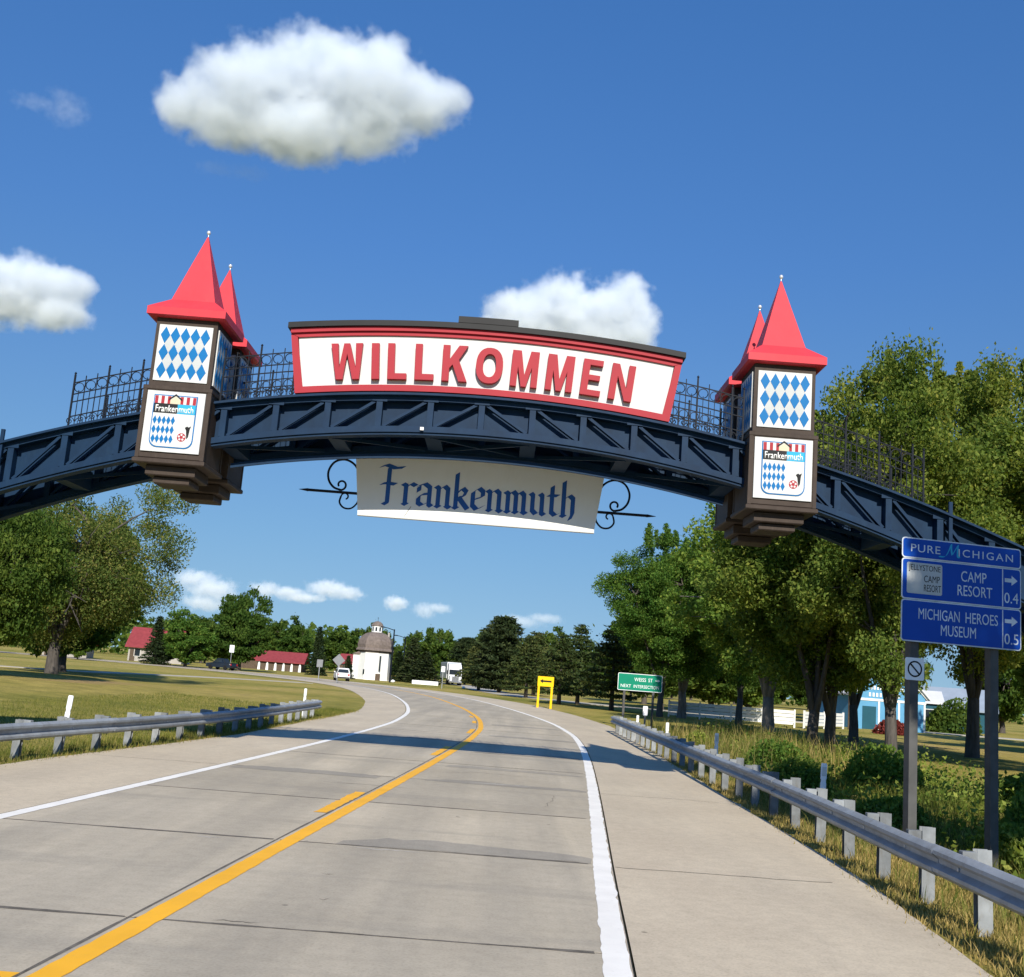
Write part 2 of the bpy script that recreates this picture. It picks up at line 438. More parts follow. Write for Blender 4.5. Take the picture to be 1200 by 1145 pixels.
def grass_mat():
    m, nt, b = mat_new('grass_ground')
    n1 = noise(nt, 0.05, 5, 0.6, 'World', dist=0.6)
    r1 = ramp(nt, [(0.34, (0.20, 0.205, 0.042)), (0.48, (0.335, 0.29, 0.078)), (0.62, (0.42, 0.335, 0.11)), (0.70, (0.50, 0.375, 0.16))])
    nt.links.new(n1.outputs[0], r1.inputs[0])
    n2 = noise(nt, 0.9, 6, 0.7, 'World'); r2 = ramp(nt, [(0.28, (0.62, 0.66, 0.6)), (0.72, (1.28, 1.22, 1.2))]); nt.links.new(n2.outputs[0], r2.inputs[0])
    out = mixc(nt, r1.outputs[0], r2.outputs[0], 1.0, 'MULTIPLY')
    n3 = noise(nt, 14, 6, 0.75, 'World'); r3 = ramp(nt, [(0.28, (0.5, 0.55, 0.5)), (0.7, (1.35, 1.3, 1.25))]); nt.links.new(n3.outputs[0], r3.inputs[0])
    out = mixc(nt, out, r3.outputs[0], 0.9, 'MULTIPLY')
    # worn brown soil in the swale on the left lawn (a mark of its own)
    g = nt.nodes.new('ShaderNodeNewGeometry')
    d = nt.nodes.new('ShaderNodeVectorMath'); d.operation = 'SUBTRACT'; d.inputs[1].default_value = (-20.5, 57.0, 0)
    nt.links.new(g.outputs['Position'], d.inputs[0])
    sc = nt.nodes.new('ShaderNodeVectorMath'); sc.operation = 'MULTIPLY'; sc.inputs[1].default_value = (0.26, 0.075, 0)
    nt.links.new(d.outputs[0], sc.inputs[0])
    le = nt.nodes.new('ShaderNodeVectorMath'); le.operation = 'LENGTH'; nt.links.new(sc.outputs[0], le.inputs[0])
    ad = nt.nodes.new('ShaderNodeMath'); ad.operation = 'ADD'; nt.links.new(le.outputs['Value'], ad.inputs[0])
    n4 = noise(nt, 0.35, 4, 0.6, 'World'); nt.links.new(n4.outputs[0], ad.inputs[1])
    rr = ramp(nt, [(0.62, (1,1,1)), (1.0, (0,0,0))]); nt.links.new(ad.outputs[0], rr.inputs[0])
    out = mixc(nt, out, (0.36, 0.25, 0.11), rr.outputs[0])
    nt.links.new(out, b.inputs['Base Color'])
    b.inputs['Roughness'].default_value = 0.95; b.inputs['Specular IOR Level'].default_value = 0.1
    bump(nt, b, n3.outputs[0], 0.9, 0.06)
    return m
M['grass'] = grass_mat()

def foliage(name, stops, trans=0.48, rough=0.6, tint=0.25, tcol=(1.25, 1.2, 0.55)):
    m, nt, b = mat_new(name)
    g = nt.nodes.new('ShaderNodeNewGeometry')
    r = ramp(nt, stops); nt.links.new(g.outputs['Random Per Island'], r.inputs[0])
    oi = nt.nodes.new('ShaderNodeObjectInfo')
    ro = ramp(nt, [(0, (1-tint, 1-tint*0.6, 1-tint)), (1, (1+tint, 1+tint*0.5, 1.0))]); nt.links.new(oi.outputs['Random'], ro.inputs[0])
    out = mixc(nt, r.outputs[0], ro.outputs[0], 1.0, 'MULTIPLY')
    n = noise(nt, 0.45, 3, 0.6, 'World')
    rn = ramp(nt, [(0.34, (0.72, 0.82, 0.72)), (0.66, (1.3, 1.18, 1.0))]); nt.links.new(n.outputs[0], rn.inputs[0])
    out = mixc(nt, out, rn.outputs[0], 1.0, 'MULTIPLY')
    nt.links.new(out, b.inputs['Base Color'])
    b.inputs['Roughness'].default_value = rough; b.inputs['Specular IOR Level'].default_value = 0.07
    if trans:
        t = nt.nodes.new('ShaderNodeBsdfTranslucent'); mx = nt.nodes.new('ShaderNodeMixShader')
        nt.links.new(mixc(nt, out, tcol, 1.0, 'MULTIPLY'), t.inputs['Color'])
        mx.inputs[0].default_value = trans
        nt.links.new(b.outputs[0], mx.inputs[1]); nt.links.new(t.outputs[0], mx.inputs[2])
        nt.links.new(mx.outputs[0], nt.nodes['Material Output'].inputs['Surface'])
    return m
M['leaf_maple'] = foliage('leaf_maple', [(0, (0.065, 0.133, 0.030)), (0.5, (0.118, 0.211, 0.049)), (0.85, (0.181, 0.277, 0.067)), (1, (0.259, 0.313, 0.078))])
M['leaf_olive'] = foliage('leaf_olive', [(0, (0.087, 0.131, 0.034)), (0.45, (0.157, 0.217, 0.054)), (0.8, (0.243, 0.290, 0.076)), (1, (0.328, 0.331, 0.089))])
M['leaf_deep'] = foliage('leaf_deep', [(0, (0.047, 0.091, 0.025)), (0.6, (0.085, 0.149, 0.036)), (1, (0.146, 0.209, 0.055))])
M['leaf_dry'] = foliage('leaf_dry', [(0, (0.069, 0.112, 0.036)), (0.5, (0.117, 0.171, 0.053)), (0.85, (0.198, 0.225, 0.077)), (1, (0.275, 0.246, 0.110))])
M['needle'] = foliage('needle', [(0, (0.029, 0.049, 0.022)), (0.6, (0.058, 0.081, 0.032)), (1, (0.109, 0.123, 0.049))], 0.15)
M['needle_dark'] = foliage('needle_dark', [(0, (0.016, 0.031, 0.018)), (1, (0.047, 0.068, 0.031))], 0.12)
M['weed'] = foliage('weed_leaf', [(0, (0.105, 0.165, 0.040)), (0.6, (0.190, 0.265, 0.063)), (1, (0.321, 0.382, 0.111))])
M['straw'] = foliage('dry_grass_blade', [(0, (0.172, 0.152, 0.053)), (0.5, (0.317, 0.251, 0.106)), (1, (0.449, 0.356, 0.165))], 0.3, 0.7, 0.05)
M['blade'] = foliage('green_grass_blade', [(0, (0.080, 0.104, 0.023)), (0.6, (0.145, 0.167, 0.041)), (1, (0.246, 0.225, 0.072))], 0.3, 0.7, 0.05)
M['leaf_red'] = foliage('leaf_red', [(0, (0.117, 0.023, 0.026)), (1, (0.247, 0.058, 0.065))], 0.2)
def bark_mat(name, c1, c2):
    m, nt, b = mat_new(name)
    n = noise(nt, 7, 6, 0.7, 'Object', (1, 1, 0.22)); r = ramp(nt, [(0.3, c1), (0.7, c2)]); nt.links.new(n.outputs[0], r.inputs[0])
    nt.links.new(r.outputs[0], b.inputs['Base Color']); b.inputs['Roughness'].default_value = 0.95
    bump(nt, b, n.outputs[0], 0.8, 0.05)
    return m
M['bark'] = bark_mat('bark', (0.035, 0.030, 0.026), (0.105, 0.092, 0.080))
M['bark_grey'] = bark_mat('bark_grey', (0.10, 0.09, 0.08), (0.25, 0.225, 0.20))

# ------------------------------------------------------------------ road geometry (plan)
CP = np.array([(-5.53,-30),(-4.80,-20),(-4.07,-10),(-3.36,0),(-2.75,8.3),(-2.42,13),(-1.95,19.3),(-1.47,26),(-1.02,33),(-.68,40),(-.55,48),
               (-1.05,60),(-2.9,78),(-6.3,100),(-11.5,119),(-20,137),(-32,153),(-46,165),(-66,176),(-95,185),(-140,192),(-200,196)], float)
def catmull(P, n=24):
    out = []
    for i in range(1, len(P)-2):
        p0, p1, p2, p3 = P[i-1], P[i], P[i+1], P[i+2]
        for k in range(n):
            t = k/n
            out.append(0.5*((2*p1) + (-p0+p2)*t + (2*p0-5*p1+4*p2-p3)*t*t + (-p0+3*p1-3*p2+p3)*t**3))
    out.append(P[-2]); return np.array(out)
CL = catmull(CP)
near = CL[:, 1] < 66
def xc(y):                       # centre line (the solid yellow line) for the near road
    return np.interp(y, CL[near][:, 1], CL[near][:, 0])
ROW0, ROWL = 9.4, 4.45           # first visible cross joint, slab length
ROWS = [ROW0 + ROWL*j for j in range(-7, 13)]
# stations: near ones at constant y (the cross joints lie square to the camera's road), far ones square to the curve
ST = []
for j in range(len(ROWS)-1):
    for k in range(4):
        y = ROWS[j] + ROWL*k/4
        ST.append((float(xc(y)), y, 1.0, 0.0))
farp = CL[CL[:, 1] > ROWS[-1]]
seg = np.vstack([[float(xc(ROWS[-1])), ROWS[-1]], farp])
sl = np.concatenate([[0], np.cumsum(np.hypot(*np.diff(seg, axis=0).T))])
ss = np.arange(0, sl[-1], 2.0)
fx, fy = np.interp(ss, sl, seg[:, 0]), np.interp(ss, sl, seg[:, 1])
tx, ty = np.gradient(fx), np.gradient(fy); tl = np.hypot(tx, ty)
for i in range(len(ss)):
    w = min(1.0, ss[i]/14.0)
    nx, ny = ty[i]/tl[i]*w + (1-w), -tx[i]/tl[i]*w
    L = math.hypot(nx, ny); ST.append((fx[i], fy[i], nx/L, ny/L))
ST = np.array(ST)
def offR(y): return np.interp(y, [-22,9.6,16,25,40,52,60,75,93,125,170], [7.05,7.05,7.0,6.65,6.1,6.6,7.1,7.8,8.2,7.6,7.0])
def offL(y): return np.interp(y, [-22,19.7,30.8,41,55,70,95,125,170], [-6.75,-6.6,-6.1,-6.35,-6.0,-6.1,-6.8,-7.0,-7.0])
def strip(o0, o1, z, i0=0, i1=None, nsub=1, jit=0.0, seed=1, nst=None):
    """sheet along the road between two offsets (numbers or functions of y)"""
    S = ST if nst is None else nst
    S = S[i0:i1]; r = rng(seed); V = []; F = []
    jn = np.cumsum(r.normal(0, 1, (len(S)+40, 2)), 0)
    jn = (jn[40:]-(np.cumsum(jn, 0)[40:]-np.cumsum(jn, 0)[:-40])/40)*jit*0.45 if jit > .02 else r.normal(0, 1, (len(S), 2))*jit
    for k, (x, y, nx, ny) in enumerate(S):
        a = o0(y) if callable(o0) else o0; b = o1(y) if callable(o1) else o1
        if jit:
            a = a + jn[k, 0]*(callable(o0) or jit < .02); b = b + jn[k, 1]*(callable(o1) or jit < .02)
        for q in range(nsub+1):
            o = a + (b-a)*q/nsub; V.append((x+nx*o, y+ny*o, z))
    n = nsub+1
    for k in range(len(S)-1):
        for q in range(nsub):
            i = k*n+q; F.append((i, i+1, i+1+n, i+n))
    return V, F
def dense(y0, y1, step=0.12):
    ys = np.arange(y0, y1+1e-6, step)
    return np.stack([xc(ys), ys, np.ones_like(ys), np.zeros_like(ys)], 1)

# ------------------------------------------------------------------ terrain
def signed_off(X, Y):
    """offset from the road centre line (positive to the right) and nearest station y"""
    out = np.empty(X.shape); yy = np.empty(X.shape)
    fx_, fy_ = X.ravel(), Y.ravel(); o = out.ravel(); w = yy.ravel()
    A = ST[::2]
    for s in range(0, len(fx_), 4000):
        dx = fx_[s:s+4000, None]-A[None, :, 0]; dy = fy_[s:s+4000, None]-A[None, :, 1]
        k = np.argmin(dx*dx+dy*dy, 1); r = np.arange(len(k))
        o[s:s+4000] = dx[r, k]*A[k, 2] + dy[r, k]*A[k, 3]; w[s:s+4000] = A[k, 1]
        d = np.sqrt(dx[r, k]**2+dy[r, k]**2)
        far = d > np.abs(o[s:s+4000])*1.6 + 6
        o[s:s+4000][far] = np.sign(o[s:s+4000][far]+1e-9)*d[far]
    return o.reshape(X.shape), w.reshape(X.shape)
def sstep(a, b, x):
    t = np.clip((x-a)/(b-a), 0, 1); return t*t*(3-2*t)
def terr(X, Y):
    X = np.asarray(X, float); Y = np.asarray(Y, float)
    o, w = signed_off(np.atleast_1d(X), np.atleast_1d(Y))
    outR = o - offR(w); outL = offL(w) - o
    e = np.maximum(outR, outL)
    z = -0.045 + 0.03*sstep(0.2, 1.6, e)
    und = 0.16*np.sin(X*0.11+1.3)*np.cos(Y*0.07+0.4) + 0.10*np.sin(X*0.05-Y*0.09)
    und = und*sstep(3, 14, e)*(1-sstep(70, 140, np.hypot(X, Y)))
    ditchR = -0.30*np.exp(-((outR-2.6)/1.5)**2)*sstep(0.6, 2.0, outR)*(1-sstep(70, 100, Y))
    rise = 0.55*np.exp(-((X+30)/13)**2-((Y-62)/24)**2)
    z = z + und + ditchR + rise
    return z if z.shape == X.shape and X.ndim else z
def tz(x, y): return float(terr(np.array([x]), np.array([y]))[0])
u = np.linspace(-8.3, 8.3, 270)
gx = 7.0*np.sinh(u); v = np.linspace(-6.6, 8.3, 300); gy_ = 16 + 8.0*np.sinh(v)
GX, GY = np.meshgrid(gx, gy_)
GZ = terr(GX, GY)
nx_, ny_ = len(gx), len(gy_)
idx = np.arange(nx_*ny_).reshape(ny_, nx_)
Fg = np.stack([idx[:-1, :-1], idx[:-1, 1:], idx[1:, 1:], idx[1:, :-1]], -1).reshape(-1, 4)
ground = place('ground', np_mesh('ground', np.stack([GX, GY, GZ], -1).reshape(-1, 3), Fg, M['grass'], smooth=True))
tag(ground, 'mown grass verge and lawn with dry patches', kind='structure')

# ------------------------------------------------------------------ road
EDGE_L, MID, EDGE_R = -3.74, -0.17, 3.93
road = MB(); road.add(*strip(EDGE_L, EDGE_R, -0.0016, 0, len(ROWS)*4-3)); road = road.build('road', M['joint'])
tag(road, 'concrete two-lane road curving left beneath the arch', kind='structure')
n_near = (len(ROWS)-1)*4
rr = random.Random(5)
def slab(o0, o1, y0, y1):
    g = 0.010; b = MB(); n = 4; bot = []; top = []; tin = []
    ys = [y0+g] + [y0+(y1-y0)*k/n for k in range(1, n)] + [y1-g]
    def ring(y, e, z): return [(float(xc(y))+o0+g+e, y, z), (float(xc(y))+o1-g-e, y, z)]
    c = 0.002
    ys_in = [ys[0]+c] + ys[1:-1] + [ys[-1]-c]
    V = []; F = []
    for y, yi in zip(ys, ys_in):
        a = ring(y, 0, -0.026); t = ring(y, 0, -0.001); i = ring(yi, c, 0.0)
        V += [a[0], t[0], i[0], i[1], t[1], a[1]]
    for k in range(n):
        for q in range(5):
            p = k*6+q; F.append((p, p+1, p+7, p+6)[::-1])
    F.append((0,1,2,3,4,5)[::-1]); k = n*6; F.append((k,k+1,k+2,k+3,k+4,k+5))
    F += [(1,2,3,4)][:0]
    return b.add(V, F)
for j in range(len(ROWS)-1):
    for a, b_ in ((EDGE_L, MID), (MID, EDGE_R)):
        s = slab(a, b_, ROWS[j], ROWS[j+1]).build('slab', M['slab'], road)
        s.location.z = rr.uniform(-0.0004, 0.0006)
far_l = MB(); far_l.add(*strip(EDGE_L, EDGE_R, 0.0, n_near-0, None, 4)); far_l.build('far_pavement', M['slab'], road)

for nm, o0, o1, lab in (('shoulder_left', offL, EDGE_L-0.012, 'pale concrete road shoulder along the left guardrail'),
                        ('shoulder_right', EDGE_R+0.014, offR, 'pale concrete road shoulder along the right guardrail')):
    S2 = np.vstack([dense(ROWS[0], ROWS[-1], 0.35), ST[n_near+1:]])
    b = MB(); b.add(*strip(o0, o1, -0.006, nsub=3, jit=0.045, seed=3, nst=S2)); s = b.build(nm, M['shoulder'])
    tag(s, lab, kind='structure')
    # the few tarred cross joints one can see in the shoulder
    for yj in (13.75, 22.7, 31.6):
        ja = (offL(yj)+0.2 if 'left' in nm else EDGE_R+0.03); jb = (EDGE_L-0.03 if 'left' in nm else offR(yj)-0.4)
        r = rng(int(yj)); q = MB(); V = []
        xs = np.linspace(ja, jb, 24); wob = np.cumsum(r.normal(0, 0.012, 24))
        for x, w in zip(xs, wob):
            V += [(float(xc(yj))+x, yj+w-0.008, -0.0025), (float(xc(yj))+x, yj+w+0.008, -0.0025)]
        q.add(V, [(2*i, 2*i+2, 2*i+3, 2*i+1) for i in range(23)]); q.build('tar_joint', M['joint'], s)

# painted markings
def marking(name, off, w, mat, label, y0=-20, y1=None, jit=0.004, z=0.0045, seed=2):
    S2 = dense(y0, min(y1 or ROWS[-1], ROWS[-1]), 0.15)
    if y1 is None: S2 = np.vstack([S2, ST[n_near+1:]])
    b = MB(); b.add(*strip(off-w/2, off+w/2, z, jit=jit, seed=seed, nst=S2))
    return tag(b.build(name, mat), label, kind='structure')
marking('edge_line_right', 3.80, 0.215, M['line_white'], 'solid white edge line along the right shoulder', jit=0.007, seed=4)
marking('edge_line_left', -3.60, 0.19, M['line_white'], 'solid white edge line along the left shoulder', seed=5)
marking('centre_line', 0.0, 0.21, M['line_yellow'], 'solid yellow centre line along the road', seed=6)
dash = None
for y0, y1 in ((1.8, 7.7), (16.6, 19.7), (29.4, 33.4), (41.5, 45.0), (50.5, 53.0), (57.0, 59.0)):
    q = marking('passing_dash', -0.285, 0.19, M['line_yellow'], None, y0, y1, 0.012, seed=int(y0)+7)
    if dash is None:
        dash = empty('passing_line', (0, 0, 0)); tag(dash, 'broken yellow passing line left of the solid centre line', kind='structure')
    del q['kind']; q.parent = dash

# worn scars and a patched joint on the lanes (flat marks on the concrete)
def scar(x, y, l, w, mat, seed, rz=0.0):
    r = rng(seed); n = 18; V = []
    xs = np.linspace(-l/2, l/2, n); k = np.cumsum(r.normal(0, 0.012, n)); wd = w*(0.35+0.65*r.random(n))*np.sin(np.linspace(0.15, PI-0.15, n))
    c, s_ = math.cos(rz), math.sin(rz)
    for a, b, d in zip(xs, k, wd):
        for e in (-d/2, d/2):
            V.append((x+c*a-s_*(b+e), y+s_*a+c*(b+e), 0.0032))
    q = MB(); q.add(V, [(2*i, 2*i+2, 2*i+3, 2*i+1) for i in range(n-1)]); return q.build('road_scar', mat, road)
M['scar_dark'] = paint('scar_dark', (0.18, 0.163, 0.138), 0.95, 0.2, 8.0)
M['scar_pale'] = paint('scar_pale', (0.50, 0.47, 0.42), 0.9, 0.15, 8.0)
for a in ((-0.1, 23.2, 0.9, 0.03, 'scar_dark', 1, 0.05), (0.25, 22.9, 1.3, 0.09, 'scar_pale', 2, 0.0), (-1.2, 13.72, 0.9, 0.05, 'scar_pale', 3, 0.02),
          (-3.3, 13.65, 0.28, 0.06, 'scar_pale', 4, 0.1), (0.3, 13.9, 2.6, 0.018, 'scar_dark', 5, 0.02), (-0.4, 17.3, 0.22, 0.02, 'scar_dark', 6, 1.4),
          (-1.6, 11.9, 0.12, 0.03, 'scar_dark', 7, 0.3), (-1.45, 10.7, 0.10, 0.03, 'scar_dark', 8, 0.2), (1.0, 18.3, 1.4, 0.02, 'scar_dark', 9, 0.02),
          (-2.2, 20.9, 1.8, 0.04, 'scar_dark', 10, 0.01), (0.6, 27.0, 1.6, 0.03, 'scar_dark', 11, -0.02), (-2.0, 9.5, 0.4, 0.03, 'scar_dark', 12, 0.05)):
    scar(a[0], a[1], a[2], a[3], M[a[4]], a[5], a[6])

M['patch'] = concrete('patched_concrete', (0.33, 0.298, 0.245), (0.40, 0.362, 0.30), (0.26, 0.24, 0.205))
def patch(o0, o1, y0, y1, seed):
    """darker repaired strip beside a cross joint, with uneven edges"""
    r = rng(seed); n = 26; V = []
    e0 = np.cumsum(r.normal(0, 0.018, n)); e1 = np.cumsum(r.normal(0, 0.045, n)); e1[:5] -= np.linspace(0.35, 0, 5); e1[-5:] -= np.linspace(0, 0.3, 5)
    for k in range(n):
        o = o0+(o1-o0)*k/(n-1); V += [(float(xc(y0))+o, y0+e0[k], 0.0030), (float(xc(y1))+o, y1+e1[k], 0.0030)]
    q = MB(); q.add(V, [(2*i, 2*i+2, 2*i+3, 2*i+1) for i in range(n-1)]); return q.build('repair_strip', M['patch'], road)
for a in ((0.55, 3.66, 13.86, 14.55, 1), (0.4, 3.66, 22.55, 23.05, 3), (-3.4, -0.5, 22.2, 23.05, 4), (0.4, 3.66, 26.2, 27.1, 5), (0.6, 3.6, 31.7, 32.4, 6), (-3.4, -0.5, 36.2, 37.2, 7), (0.5, 3.66, 40.7, 41.6, 8), (0.5, 3.6, 49.8, 51.0, 9)):
    patch(*a)

M['tar'] = paint('tar_seal', (0.145, 0.130, 0.108), 0.9, 0.35, 9.0)
for j, yj in enumerate(ROWS):
    if 4 < yj < 60:
        for o0, o1 in ((EDGE_L+0.05, MID-0.04), (MID+0.04, EDGE_R-0.3)):
            r = rng(int(yj*7+o0*3)); n = 40; w = 0.012+0.022*np.clip(np.abs(np.cumsum(r.normal(0, 0.25, n))), 0, 1.4); c = np.cumsum(r.normal(0, 0.0022, n)); V = []
            for k in range(n):
                o = o0+(o1-o0)*k/(n-1); V += [(float(xc(yj))+o, yj+c[k]-w[k], 0.0022), (float(xc(yj))+o, yj+c[k]+w[k], 0.0022)]
            q = MB(); q.add(V, [(2*i, 2*i+2, 2*i+3, 2*i+1) for i in range(n-1)]); q.build('joint_seal', M['tar'], road)
r = rng(8); ys = np.arange(2, 58, 0.35); w = 0.010+0.012*r.random(len(ys)); V = []
for y, ww in zip(ys, w): V += [(float(xc(y))+MID-ww, y, 0.0026), (float(xc(y))+MID+ww, y, 0.0026)]
q = MB(); q.add(V, [(2*i, 2*i+1, 2*i+3, 2*i+2) for i in range(len(ys)-1)]); q.build('joint_seal', M['tar'], road)
def crack(pts, w, seed):
    r = rng(seed); P = np.array(pts, float); t = np.linspace(0, len(P)-1, 30)
    x = np.interp(t, np.arange(len(P)), P[:, 0])+np.cumsum(r.normal(0, 0.018, 30)); y = np.interp(t, np.arange(len(P)), P[:, 1])+np.cumsum(r.normal(0, 0.02, 30)); V = []
    d = np.stack([np.gradient(y), -np.gradient(x)], 1); d /= np.hypot(d[:, 0], d[:, 1])[:, None]
    for k in range(30):
        e = w*(0.3+r.random()); V += [(x[k]-d[k, 0]*e, y[k]-d[k, 1]*e, 0.0028), (x[k]+d[k, 0]*e, y[k]+d[k, 1]*e, 0.0028)]
    q = MB(); q.add(V, [(2*i, 2*i+2, 2*i+3, 2*i+1) for i in range(29)]); q.build('crack', M['scar_dark'], road)
for i, (p, w) in enumerate(([[( -1.9, 7.2), (-0.6, 7.9), (0.4, 7.8)], 0.003], [[(1.0, 19.5), (1.3, 21.5)], 0.006], [[(-1.3, 24.5), (-0.2, 25.4), (1.1, 25.2)], 0.009])):
    crack(p, w, i+3)

# footpath over the left lawn and the side lane behind the right verge
def ribbon(name, pts, w, mat, label, dz=0.035):
    P = catmull(np.array([pts[0]]+list(pts)+[pts[-1]], float), 16)
    t = np.gradient(P, axis=0); t /= np.hypot(t[:, 0], t[:, 1])[:, None]; V = []
    n = np.stack([t[:, 1], -t[:, 0]], 1)
    A, B = P-n*w/2, P+n*w/2
    za = np.maximum(terr(A[:, 0], A[:, 1]), terr(B[:, 0], B[:, 1]))+dz
    for a, b, z in zip(A, B, za): V += [(a[0], a[1], z), (b[0], b[1], z)]
    q = MB(); q.add(V, [(2*i, 2*i+1, 2*i+3, 2*i+2) for i in range(len(P)-1)])
    # thickness
    V2 = [(x, y, z-0.12) for x, y, z in V]; k = len(V)
    q.add(V+V2, [(2*i, 2*i+2, k+2*i+2, k+2*i) for i in range(len(P)-1)] + [(2*i+3, 2*i+1, k+2*i+1, k+2*i+3) for i in range(len(P)-1)])
    return tag(q.build(name, mat), label, kind='structure')
ribbon('footpath', [(-60, 74), (-35, 83), (-31, 94), (-25, 107), (-20, 116)], 2.2, M['path'], 'pale footpath crossing the left lawn')
ribbon('side_lane', [(-26, 262), (-7, 215), (0, 152), (7, 126), (24, 112), (60, 106)], 5.0, M['path'], 'pale side lane behind the right verge')

# ------------------------------------------------------------------ the welcome arch
AX, AY = -0.72, 22.3            # centre of the arch
F_Y, R_Y = -0.98, 0.92          # front and rear truss planes (local y)
def z_top(d): return 7.55 - d*d/(2*26.5) - max(0, abs(d)-11)**2*0.012
def z_bot(d): return 6.83 - d*d/(2*24.0) - max(0, abs(d)-11)**2*0.004
arch = empty('welcome_arch', (AX, AY, 0))
tag(arch, 'navy blue steel truss arch spanning the whole road', 'arch')
BAY = 1.02
D_END = 16.3
def curve_band(zf, y0, y1, h0, h1, d0, d1, step=0.34):
    """curved bar following zf(d) between heights zf+h0 and zf+h1"""
    n = max(2, int((d1-d0)/step)); rings = []
    for k in range(n+1):
        d = d0+(d1-d0)*k/n; z = zf(d)
        rings.append([(d, y0, z+h0), (d, y1, z+h0), (d, y1, z+h1), (d, y0, z+h1)])
    return MB().loft(rings)
nb = 16
for side, Y in (('front', F_Y), ('rear', R_Y)):
    s = -1 if side == 'front' else 1          # outward direction
    lo, hi = (Y-0.09, Y+0.09)
    # chords: a flat flange with a lip
    curve_band(z_top, Y-0.13, Y+0.13, -0.085, 0.0, -D_END, D_END).build('top_chord', M['navy'], arch)
    curve_band(z_top, Y-0.26, Y+0.15, 0.004, 0.05, -D_END, D_END).build('top_flange', M['navy'], arch)
    curve_band(z_bot, Y-0.13, Y+0.13, 0.0, 0.12, -D_END, D_END).build('bottom_chord', M['navy'], arch)
    curve_band(z_bot, Y-0.09, Y+0.16, -0.05, -0.004, -D_END, D_END).build('bottom_flange', M['navy'], arch)
    for i in range(-nb, nb):
        d0, d1 = i*BAY, (i+1)*BAY
        a0, a1 = d0+0.0, d1-0.0
        # web plate of this bay, set back from the chord faces
        n = 3; poly = [(d0+BAY*k/n, z_bot(d0+BAY*k/n)+0.10) for k in range(n+1)] + [(d1-BAY*k/n, z_top(d1-BAY*k/n)-0.07) for k in range(n+1)]
        MB().prism_y(poly, Y+0.08, Y+0.10).build('web_plate', M['navy'], arch)
        # stiffener post
        zb, zt = z_bot(d0)+0.118, z_top(d0)-0.083
        sl = (z_top(d0+0.05)-z_top(d0-0.05))/0.1
        p = MB(); b0, b1 = Vector((d0-sl*0.0, Y-0.10, zb)), Vector((d0, Y-0.10, zt))
        w = 0.06
        p.add([(d0-w, Y-0.125, zb), (d0+w, Y-0.125, zb), (d0+w, Y+0.078, zb), (d0-w, Y+0.078, zb),
               (d0-w, Y-0.125, zt), (d0+w, Y-0.125, zt), (d0+w, Y+0.078, zt), (d0-w, Y+0.078, zt)],
              [(3,2,1,0),(4,5,6,7),(0,1,5,4),(1,2,6,5),(2,3,7,6),(3,0,4,7)])
        p.build('stiffener', M['navy'], arch)
        # diagonal rising towards the crown
        if abs((d0+d1)/2) < 10.4:
            e = 0.10
            if d0 < 0: A, B = (d0+e, Y-0.075, z_bot(d0+e)+0.13), (d1-e, Y-0.075, z_top(d1-e)-0.10)
            else:      A, B = (d0+e, Y-0.075, z_top(d0+e)-0.10), (d1-e, Y-0.075, z_bot(d1-e)+0.13)
            MB().bar(A, B, 0.055, 0.06).build('diagonal', M['navy'], arch)
            A2, B2 = [(p_[0]+0.05, Y+0.055, p_[2]) for p_ in (A, B)]; MB().bar(A2, B2, 0.05, 0.03).build('rear_diagonal', M['navy'], arch)
        g = MB(); g.box(d0-0.15, d0+0.15, Y-0.139, Y-0.131, z_top(d0)-0.082-0.02, z_top(d0)-0.012); g.build('gusset', M['navy'], arch)
# walkway between the trusses: grating strips leave slots of light
curve_band(z_top, F_Y+0.30, R_Y-0.30, -0.30, -0.26, -D_END+1, D_END-1).build('walkway_deck', M['navy'], arch)
# bar added below the front chord only to shade the town-name board
curve_band(z_bot, -0.52, -0.46, -0.415, -0.325, -5.0, 5.0).build('board_shade_bar', M['navy'], arch)
for d in (-11.2, -8.4, -5.1, -2.95, -0.98, 0.98, 2.95, 5.1, 8.4, 11.2):
    zb = z_bot(d)
    MB().box(d-0.16, d+0.16, F_Y+0.17, R_Y-0.14, zb+0.02, zb+0.42).build('cross_beam', M['navy'], arch)
    MB().bar((d, F_Y+0.2, zb-0.02), (d+BAY*1.7*(1 if d < 0 else -1), R_Y-0.15, z_bot(d+BAY*1.7*(1 if d < 0 else -1))+0.05), 0.07, 0.07, (0,0,1)).build('wind_brace', M['navy'], arch)
# flood lamps under the front chord
for d in (-1.15,):
    q = MB(); zb = z_bot(d); q.box(d-0.035, d+0.035, F_Y-0.19, F_Y-0.135, zb+0.03, zb+0.09)
    q.build('flood_lamp', M['reflect_white'], arch)
# end plates and splice collar on the right leg, feet
for sgn in (-1, 1):
    d = sgn*9.35; q = MB()
    for yy in (F_Y-0.19, F_Y-0.15):
        pass
    q.box(d-0.035, d+0.035, F_Y-0.22, F_Y-0.172, z_bot(d)-0.06, z_top(d)+0.30); q.build('splice_bar', M['navy'], arch)
    x = sgn*15.9
    MB().bbox(x-1.3, x+1.3, -1.9, 1.9, -0.4, 0.55, 0.06).build('footing', M['foot'], arch)
    for Y in (F_Y, R_Y):
        MB().box(x-0.62, x+0.62, Y-0.24, Y+0.24, 0.55, z_bot(sgn*15.4)+0.25).build('bearing_block', M['navy'], arch)

